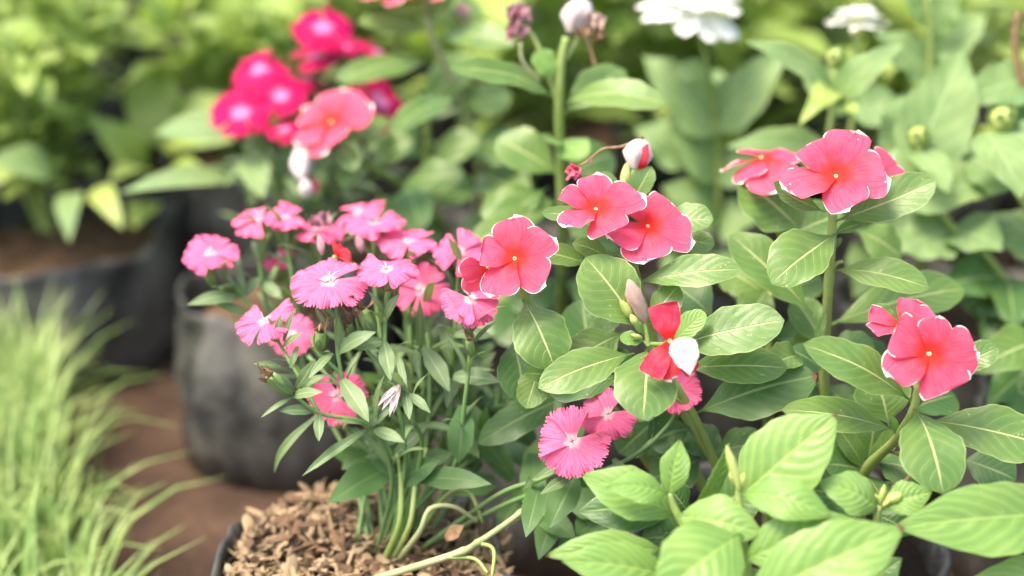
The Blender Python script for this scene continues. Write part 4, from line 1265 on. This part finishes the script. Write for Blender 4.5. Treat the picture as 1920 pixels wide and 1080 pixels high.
vinca_flower(ve, (812, -14, 1.05), 50, 60, 0, [(160, 1, 1), (90, 1, 1), (20, 1, 1), (300, 1, 1), (230, 1, 1)], to=(795, 20, 1.05), nres=(12, 10))
closed_bud(ve, (568, 268, 1.0), (565, 338, .985), 42, 'white_petal', 'withered_flower', 4, .08)
crumple(ve, (580, 350, .99), 24, 'dark_wilt', n=7, seed=40)
closed_bud(ve, (575, 370, .985), (570, 335, .985), 26, 'white_petal', 'withered_flower', 4, .08)
stem(ve, [(640, 265, 1.0), (600, 262, 1.0), (570, 275, 1.0)], .0014, .0010)
crumple(ve, (868, 18, 1.02), 16, 'purple_wilt', n=6, seed=41)

# ------------------------------------------------------------------ bright broad-leaved plants at the front
def near(p):
    return (p[0], p[1], .748 - (.748 - p[2]) * .62)
def pent(plant, rows):
    for b, t, w, kw in rows:
        k = dict(arch=.08, fold=.14, wave=.02, pleat=.0014)
        k.update(kw)
        leaf(plant, 'pentas', near(b), near(t), w, **k)
rp = Vector((PB[0], PB[1], .110))
pp = thing('broadleaf_plant', 'bright yellow-green pleated broad-leaved plant with small yellow buds', 'plant', rp)
stem(pp, [rp, (1345, 1120, 0.700), (1308, 1030, 0.698), (1268, 960, 0.698), (1254, 925, 0.697)], .0032, .0018)
stem(pp, [rp + Vector((.008, 0, 0)), (1420, 1150, 0.684), (1395, 1030, 0.684), (1385, 945, 0.683), (1388, 905, 0.681)], .0034, .0018)
stem(pp, [rp + Vector((.012, .01, 0)), (1600, 1120, 0.706), (1635, 1010, 0.700), (1648, 948, 0.696)], .0030, .0016)
pent(pp, [
    ((1254, 935, .667), (1276, 822, .662), 58, dict(arch=.06, roll=-18)),
    ((1254, 928, .664), (1134, 914, .650), 64, dict(arch=.16, roll=8)),
    ((1278, 970, .674), (1088, 890, .676), 98, dict(arch=.06, mat='pentas_leaf')),
    ((1266, 968, .658), (1432, 1000, .628), 104, dict(arch=.16, fold=.05, convex=.15, roll=8)),
    ((1292, 975, .690), (1368, 828, .690), 50, dict(roll=52, arch=.08)),
    ((1272, 955, .705), (1082, 960, .705), 92, dict(mat='old_leaf', arch=.08)),
    ((1250, 1032, .668), (1020, 1043, .648), 66, dict(arch=.14)),
    ((1262, 1082, .650), (1053, 1052, .628), 98, dict(arch=.12)),
    ((1392, 1000, .625), (1224, 1128, .590), 158, dict(arch=.16, fold=.08)),
    ((1368, 948, .668), (1572, 776, .652), 150, dict(arch=.05, fold=.05, pleat=.0018)),
    ((1386, 925, .640), (1562, 968, .612), 84, dict(arch=.18, fold=.05, convex=.1)),
    ((1380, 1140, .610), (1698, 988, .595), 158, dict(arch=.10, fold=.10, pleat=.0018)),
    ((1385, 1055, .632), (1602, 972, .622), 112, dict(arch=.10, mat='pentas_leaf')),
    ((1648, 955, .664), (1532, 904, .655), 84, dict(arch=.18, fold=.04)),
    ((1652, 950, .665), (1748, 922, .660), 66, dict(arch=.08)),
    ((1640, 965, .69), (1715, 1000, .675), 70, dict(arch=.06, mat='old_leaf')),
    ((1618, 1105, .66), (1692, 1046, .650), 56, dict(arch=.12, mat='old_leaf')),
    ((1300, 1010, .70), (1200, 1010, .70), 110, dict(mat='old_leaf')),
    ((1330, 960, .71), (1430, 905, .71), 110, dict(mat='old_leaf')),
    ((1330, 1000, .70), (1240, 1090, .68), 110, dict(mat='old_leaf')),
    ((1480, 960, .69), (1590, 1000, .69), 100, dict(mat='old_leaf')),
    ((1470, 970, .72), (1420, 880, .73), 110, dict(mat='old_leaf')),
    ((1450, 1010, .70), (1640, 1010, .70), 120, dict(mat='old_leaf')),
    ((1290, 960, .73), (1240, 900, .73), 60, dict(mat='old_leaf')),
    ((1380, 1060, .66), (1420, 1150, .63), 110, {}),
])
closed_bud(pp, (1386, 918, 0.679), (1362, 834, 0.676), 17, 'bud', folds=5, amp=.06)
closed_bud(pp, (1392, 912, 0.679), (1394, 886, 0.678), 11, 'bud', folds=5, amp=.06)
closed_bud(pp, (1376, 905, 0.680), (1368, 885, 0.679), 9, 'bud', folds=5, amp=.06)
for b, t, w in (((1650, 945, 0.696), (1658, 908, 0.693), 11), ((1660, 942, 0.695), (1690, 925, 0.692), 20), ((1655, 950, 0.695), (1668, 938, 0.693), 10), ((1648, 940, 0.696), (1640, 925, 0.695), 8)):
    closed_bud(pp, b, t, w, 'bud', folds=5, amp=.06)
crumple(pp, (1576, 976, 0.666), 7, 'bud', name='bud', n=5, seed=60, direction=UP)
rq = Vector((PE[0], PE[1], .110))
pq = thing('broadleaf_plant', 'broad-leaved plant reaching one large smooth leaf over a dark gap', 'plant', rq)
stem(pq, [rq, (2110, 1050, 0.718), (2040, 960, 0.703)], .0034, .0020)
stem(pq, [rq, (2130, 1130, 0.718), (2080, 1100, 0.706)], .0034, .0020)
pent(pq, [
    ((2030, 962, .675), (1674, 988, .628), 138, dict(arch=.08, fold=.16, roll=-6, pleat=.0012)),
    ((2070, 1095, .67), (1792, 1104, .640), 110, dict(arch=.10)),
    ((2020, 1010, .72), (1894, 1002, .715), 46, dict(mat='old_leaf')),
    ((2040, 960, .68), (2200, 930, .66), 120, {}), ((2080, 1100, .68), (2260, 1120, .66), 120, {}),
    ((2040, 950, .68), (2110, 850, .68), 110, {}),
])

# ------------------------------------------------------------------ zinnias
def zinnia_flower(plant, c, rpx, tilt, psi, npet=16, droop=-12, layers=2, wide=.42):
    C = P(*c)
    rad = px2m(rpx, c[2])
    Rm, n = facing(tilt, psi)
    V, F, U = lathe_geo([(rad * .08, -rad * .5), (rad * .2, -rad * .4), (rad * .26, -rad * .15), (rad * .24, 0), (rad * .18, rad * .12), (rad * .02, rad * .18)], 14, 7, .04)
    fl = new_obj('flower', mesh_from('flower', V, F, MAT['disc'], U), plant, frame(n, CR, C))
    for l in range(layers):
        for i in range(npet):
            SEED[0] += 1
            y, z = flower_frame(Rm, n, 360 * (i + .5 * l) / npet + random.uniform(-5, 5))
            M = frame(y, z, C + y * rad * .15 + n * rad * .07 * l) @ Matrix.Rotation(R(droop + 22 * l + random.uniform(-8, 8)), 4, 'X')
            V, F, U = petal_geo(rad * (.92 - .2 * l), rad * wide, [(0, .4), (.3, .75), (.6, 1), (.85, .9), (1, .45)], 8, 6, bow=.06, wave=.03, seed=SEED[0])
            new_obj('petal', mesh_from('petal', V, F, MAT['zinnia_petal'], U), fl, M)
    return fl

def zinnia_bud(plant, c, rpx):
    C = P(*c)
    r = px2m(rpx, c[2])
    prof = [(r * .2, -r), (r * .75, -r * .75), (r, -r * .15), (r * .95, r * .35), (r * .7, r * .75), (r * .3, r * .95), (r * .02, r)]
    V, F, U = lathe_geo(prof, 18, 9, .05, 1.5)
    b = new_obj('bud', mesh_from('bud', V, F, MAT['bud'], U), plant, frame(UP + CB * .3, CR, C))
    for i in range(12):
        an = i * 2.4
        hh = -.6 + i * .1
        d = Vector((math.cos(an), math.sin(an), 0))
        V, F, U = leaf_geo(r * .9, r * .8, 'zinnia', arch=.16, fold=-.1, convex=.3, seed=i, res=(6, 4))
        M = frame(Vector((0, 0, 1)) + d * (.3 - hh * .5), d, C + d * r * (1.0 - abs(hh) * .25) + Vector((0, 0, r * hh)))
        new_obj('scale', mesh_from('scale', V, F, MAT['calyx'], U), b, M)
    return b

def zleaves(plant, rows):
    for b, t, w, kw in rows:
        k = dict(arch=.10, fold=.12, wave=.05)
        k.update(kw)
        leaf(plant, 'zinnia', b, t, w, **k)

r1 = Vector((Z1[0], Z1[1], .132))
z1 = thing('zinnia_plant', 'zinnia with a wide open pure white flower on a tall stem', 'zinnia', r1)
stem(z1, [r1, (1345, 420, 1.15), (1345, 260, 1.12), (1325, 120, 1.09), (1303, 30, 1.075)], .0026, .0020)
stem(z1, [r1 + Vector((-.01, 0, 0)), (1310, 420, 1.16), (1300, 300, 1.14), (1290, 220, 1.12)], .0026, .0020)
zinnia_flower(z1, (1302, 6, 1.075), 102, 66, 10, 13, -24, 2, .46)
zleaves(z1, [((1342, 240, 1.115), (1478, 92, 1.10), 96, {}), ((1340, 250, 1.115), (1205, 105, 1.13), 110, {}), ((1345, 330, 1.13), (1250, 250, 1.12), 90, {}),
             ((1345, 330, 1.13), (1440, 290, 1.12), 80, {}), ((1345, 400, 1.14), (1240, 350, 1.12), 100, {}), ((1350, 420, 1.14), (1430, 400, 1.12), 90, {}),
             ((1300, 300, 1.14), (1190, 240, 1.14), 110, {}), ((1310, 420, 1.15), (1200, 420, 1.13), 110, {}), ((1320, 130, 1.09), (1260, 140, 1.1), 50, {}),
             ((1345, 470, 1.15), (1390, 560, 1.10), 90, {}), ((1310, 470, 1.16), (1240, 540, 1.12), 90, {}), ((1300, 250, 1.13), (1350, 130, 1.17), 100, {})])
r2 = Vector((Z2[0] - .02, Z2[1], .132))
z2 = thing('zinnia_plant', 'zinnia with a small flat white flower and one green bud', 'zinnia', r2)
stem(z2, [r2, (1660, 430, 1.10), (1600, 300, 1.07), (1600, 180, 1.06), (1606, 70, 1.055)], .0026, .0020)
stem(z2, [r2, (1640, 420, 1.09), (1560, 300, 1.02), (1562, 200, 1.0), (1567, 130, .99)], .0030, .0020)
stem(z2, [r2 + Vector((.01, .01, 0)), (1740, 330, 1.10), (1745, 150, 1.08), (1740, -20, 1.06)], .0036, .0028)
zinnia_flower(z2, (1607, 42, 1.055), 56, 72, 0, 16, -6, 3, .30)
zinnia_bud(z2, (1567, 110, .99), 18)
zleaves(z2, [((1562, 180, .99), (1396, 76, .96), 66, dict(arch=.14)), ((1562, 190, .99), (1696, 80, .965), 66, dict(arch=.14)),
             ((1565, 170, .99), (1498, 235, .95), 54, dict(arch=.2, mat='bed_leaf')), ((1570, 200, .99), (1605, 215, .96), 50, dict(mat='bed_leaf')),
             ((1560, 290, 1.02), (1360, 275, .99), 84, {}), ((1565, 300, 1.02), (1650, 330, 1.0), 90, {}),
             ((1600, 200, 1.06), (1500, 130, 1.07), 90, {}), ((1600, 210, 1.06), (1690, 190, 1.06), 100, {}), ((1600, 300, 1.07), (1500, 330, 1.06), 90, {}),
             ((1745, 140, 1.08), (1640, 60, 1.08), 90, {}), ((1745, 100, 1.08), (1850, 30, 1.07), 100, {}), ((1742, 30, 1.07), (1680, -40, 1.06), 80, {}),
             ((1745, 200, 1.08), (1650, 270, 1.07), 100, {}), ((1742, 320, 1.10), (1840, 280, 1.09), 100, {}), ((1660, 430, 1.10), (1560, 400, 1.08), 100, {}),
             ((1660, 430, 1.10), (1760, 460, 1.08), 100, {}), ((1650, 470, 1.10), (1600, 560, 1.05), 100, {}), ((1742, 60, 1.07), (1800, -30, 1.05), 70, {})])
r3 = Vector((Z3[0] - .02, Z3[1], .132))
z3 = thing('zinnia_plant', 'zinnia with two round pale green buds among large grey-green leaves', 'zinnia', r3)
stem(z3, [r3, (1880, 520, .99), (1780, 420, .975), (1735, 330, .97), (1722, 275, .965)], .0034, .0022)
stem(z3, [r3, (1960, 480, .97), (1900, 340, .95), (1882, 245, .945)], .0034, .0022)
stem(z3, [r3 + Vector((.01, .01, 0)), (1950, 300, 1.0), (1905, 100, .99), (1910, 20, .985)], .0030, .0022, 'dried')
zinnia_bud(z3, (1722, 257, .965), 19)
zinnia_bud(z3, (1879, 225, .945), 23)
zleaves(z3, [((1716, 300, .975), (1808, 92, .985), 140, dict(arch=.04)), ((1722, 285, .965), (1780, 365, .935), 64, {}),
             ((1690, 372, .97), (1895, 345, .97), 104, dict(arch=.1)), ((1850, 250, .945), (1915, 375, .915), 100, dict(arch=.1)),
             ((1895, 250, .945), (2010, 300, .93), 90, {}), ((1930, 150, 1.0), (1800, 190, .99), 100, {}), ((1735, 330, .97), (1640, 300, .97), 80, {}),
             ((1900, 350, .955), (1800, 290, .98), 100, {}), ((1780, 430, .98), (1680, 470, .97), 110, {}), ((1785, 430, .98), (1880, 470, .95), 110, {}),
             ((1880, 520, .99), (1760, 540, .97), 100, dict(mat='old_leaf')), ((1885, 520, .99), (1900, 620, .95), 100, dict(mat='old_leaf')),
             ((1960, 470, .98), (1860, 400, 1.0), 110, {}), ((1945, 640, .90), (1816, 698, .875), 96, dict(mat='vinca_leaf')),
             ((1920, 560, 1.0), (1840, 640, .98), 110, dict(mat='old_leaf')), ((1700, 300, .99), (1690, 180, 1.02), 110, {}),
             ((1930, 690, .93), (1850, 760, .90), 90, dict(mat='old_leaf')), ((1960, 760, .90), (1860, 720, .92), 90, dict(mat='old_leaf')), ((1860, 560, 1.0), (1960, 600, .96), 120, dict(mat='old_leaf')), ((1880, 600, 1.0), (1800, 560, 1.0), 90, dict(mat='old_leaf')), ((1950, 280, 1.0), (1870, 130, 1.02), 120, {}), ((1945, 250, 1.0), (1985, 120, 1.0), 100, {})])

# ------------------------------------------------------------------ magenta dianthus in the dusty bag
rm = Vector((BAG2[0] + .01, BAG2[1], .130))
md = thing('dianthus_plant', 'magenta dianthus with pale eyed blooms in the dusty wrinkled bag', 'dianthus', rm)
rgm = random.Random(77)
MF = [((606, 52, 1.10), 60, 30, 20), ((488, 132, 1.10), 58, 50, -10), ((452, 214, 1.075), 60, 30, -10), ((526, 182, 1.08), 50, 35, 10), ((712, 190, 1.06), 62, 40, 60),
      ((533, 245, 1.07), 34, 40, 0), ((590, 108, 1.11), 50, 60, 0), ((706, 98, 1.12), 38, 70, 40), ((860, 128, 1.12), 40, 50, 0), ((575, 150, 1.12), 46, 65, 0), ((488, 240, 1.08), 28, 60, 0),
      ((690, 225, 1.08), 34, 30, 180), ((645, 90, 1.14), 40, 60, 0)]
for c, r_, ti, ps in MF:
    dianthus_flower(md, c, r_, ti, ps, rot=rgm.uniform(0, 72), mat='magenta_petal', res=(7, 30), teeth=8, styles=False)
    tip = P(*c) - UP * .02
    j = Vector((rgm.uniform(-.012, .012), rgm.uniform(-.012, .012), 0))
    mid = (rm + j).lerp(tip, .5) + Vector((rgm.uniform(-.01, .01), .015, .01))
    pth = stem(md, [rm + j, mid, tip], .0017, .0010, DS)
    pairs(md, pth, (.25, .4, .55, .7, .85), 'dianthus', .042, 50, rg=rgm)
for b, t, w, kw in [((470, 272, 1.1), (494, 375, 1.06), 60, dict(mat='zinnia_leaf')), ((478, 345, 1.14), (225, 362, 1.11), 46, dict(arch=.16, mat='zinnia_leaf')),
                    ((470, 250, 1.15), (290, 250, 1.15), 70, dict(arch=.12, mat='zinnia_leaf'))]:
    leaf(md, 'bed', b, t, w, **kw)

# ------------------------------------------------------------------ bushy plants behind, row after row
def bed_plant(label, seed, h=.22, stems=6, per=7, L=.06, kind='bed', mat='bed_leaf', spread=.09, group=None, cat='plant', sp_ang=62, name='bedding_plant', each=2):
    rg = random.Random(seed)
    t = thing(name, label, cat, (0, 0, .13), group)
    for s in range(stems):
        an = 2 * math.pi * s / stems + rg.uniform(-.4, .4)
        q = spread * (.25 + .75 * rg.random()) if s else .01
        top = Vector((math.cos(an) * q, math.sin(an) * q, .13 + h * rg.uniform(.75, 1.12)))
        b = Vector((math.cos(an) * .012, math.sin(an) * .012, .128))
        mid = b.lerp(top, .5) + Vector((rg.uniform(-.01, .01), rg.uniform(-.01, .01), .02))
        pth = stem(t, [b, mid, top], .0030, .0014, 'stem', n=4, sides=6)
        pairs(t, pth, [(.14 + .86 * (k + .5) / per) for k in range(per)], kind, L, sp_ang, mat, rg, each=each, jitter=24)
        put_leaf(t, kind, top, (top - mid).normalized() + Vector((rg.uniform(-.6, .6), rg.uniform(-.6, .6), 0)), L * .7, UP - Vector((0, .5, 0)), mat, rg)
    return t

def move(t, x, y, rot=0.0, s=1.0):
    t.matrix_basis = Matrix.Translation((x, y, .13)) @ Matrix.Rotation(rot, 4, 'Z') @ Matrix.Diagonal((s, s, s, 1))
    WORLD[t.name] = t.matrix_basis.copy()

p3 = bed_plant('bushy plant with small crowded leaves in the wide sagging bag', 301, h=.24, stems=12, per=8, L=.048, spread=.14, mat='bed_leaf', each=3)
move(p3, *BAG3)
p4 = bed_plant('leafy plant with drooping pale leaves in the bag with a creased rim', 302, h=.20, stems=8, per=5, L=.085, spread=.13)
move(p4, *BAG4)
for b, t, w, kw in [((285, 330, 1.40), (160, 215, 1.34), 74, {}), ((330, 300, 1.42), (235, 150, 1.42), 80, {}), ((300, 280, 1.40), (440, 262, 1.33), 74, {}), ((290, 340, 1.40), (205, 340, 1.30), 60, {}),
                    ((300, 240, 1.42), (300, 120, 1.42), 90, {}), ((310, 330, 1.38), (400, 345, 1.30), 60, {}), ((280, 300, 1.42), (210, 260, 1.36), 70, {}), ((320, 250, 1.42), (420, 180, 1.42), 80, {}),
                    ((290, 380, 1.40), (250, 430, 1.34), 60, {})]:
    leaf(p4, 'bed', b, t, w, arch=.14, **kw)
for b, t, w, kw in [((150, 360, 1.30), (130, 455, 1.22), 50, dict(mat='zinnia_leaf')), ((110, 330, 1.30), (-20, 300, 1.25), 80, dict(mat='zinnia_leaf')), ((180, 350, 1.30), (230, 430, 1.24), 50, {}), ((60, 300, 1.3), (-40, 360, 1.26), 60, {})]:
    leaf(p3, 'bed', b, t, w, arch=.16, **kw)

BG = 'leafy bedding plants in rows behind'
KINDS = [('small', .23, 9, 7, .055), ('broad', .24, 8, 6, .080), ('large', .25, 8, 6, .095)]
protos = [bed_plant('leafy bedding plant with ' + k + ' leaves in the rows behind', 311 + i, h=h_, stems=n_, per=p_, L=l_, spread=.13, group='bedding plants with ' + k + ' leaves')
          for i, (k, h_, n_, p_, l_) in enumerate(KINDS)]
bagm = [bag_meshes(.088, .155, .133, 40 + i) for i in range(3)]
taken = [FRONT, BAG2, BAG3, BAG4, AB, PB, PE, VD, VE, Z1, Z2, Z3]
rgb_ = random.Random(99)
spots = []
yy = 1.42
row = 0
while yy < 2.45:
    half = .42 * (yy + .25) + .12
    x = -half + (.1 if row % 2 else 0)
    while x < half:
        px_, py_ = x + rgb_.uniform(-.02, .02), yy + rgb_.uniform(-.02, .02)
        if all(math.hypot(px_ - a, py_ - b) > .19 for a, b in taken):
            spots.append((px_, py_))
            taken.append((px_, py_))
        x += .205
    yy += .20
    row += 1
spots += [(.56, 1.02), (.56, 1.23), (-.70, 1.30), (.60, .80)]
first = {}
for i, (x, y) in enumerate(spots):
    k = rgb_.randrange(3)
    if k not in first:
        o = protos[k]; first[k] = 1
    else:
        o = copy_tree(protos[k])
    move(o, x, y, rgb_.uniform(0, 6.28), rgb_.uniform(.9, 1.15))
    grow_bag(x, y, .088, .155, i, 'black grow bag under a bedding plant with ' + KINDS[k][0] + ' leaves in the rows behind', 'grow bags under plants with ' + KINDS[k][0] + ' leaves', meshes=bagm[i % 3])
print('objects', len(bpy.data.objects), 'spots', len(spots))
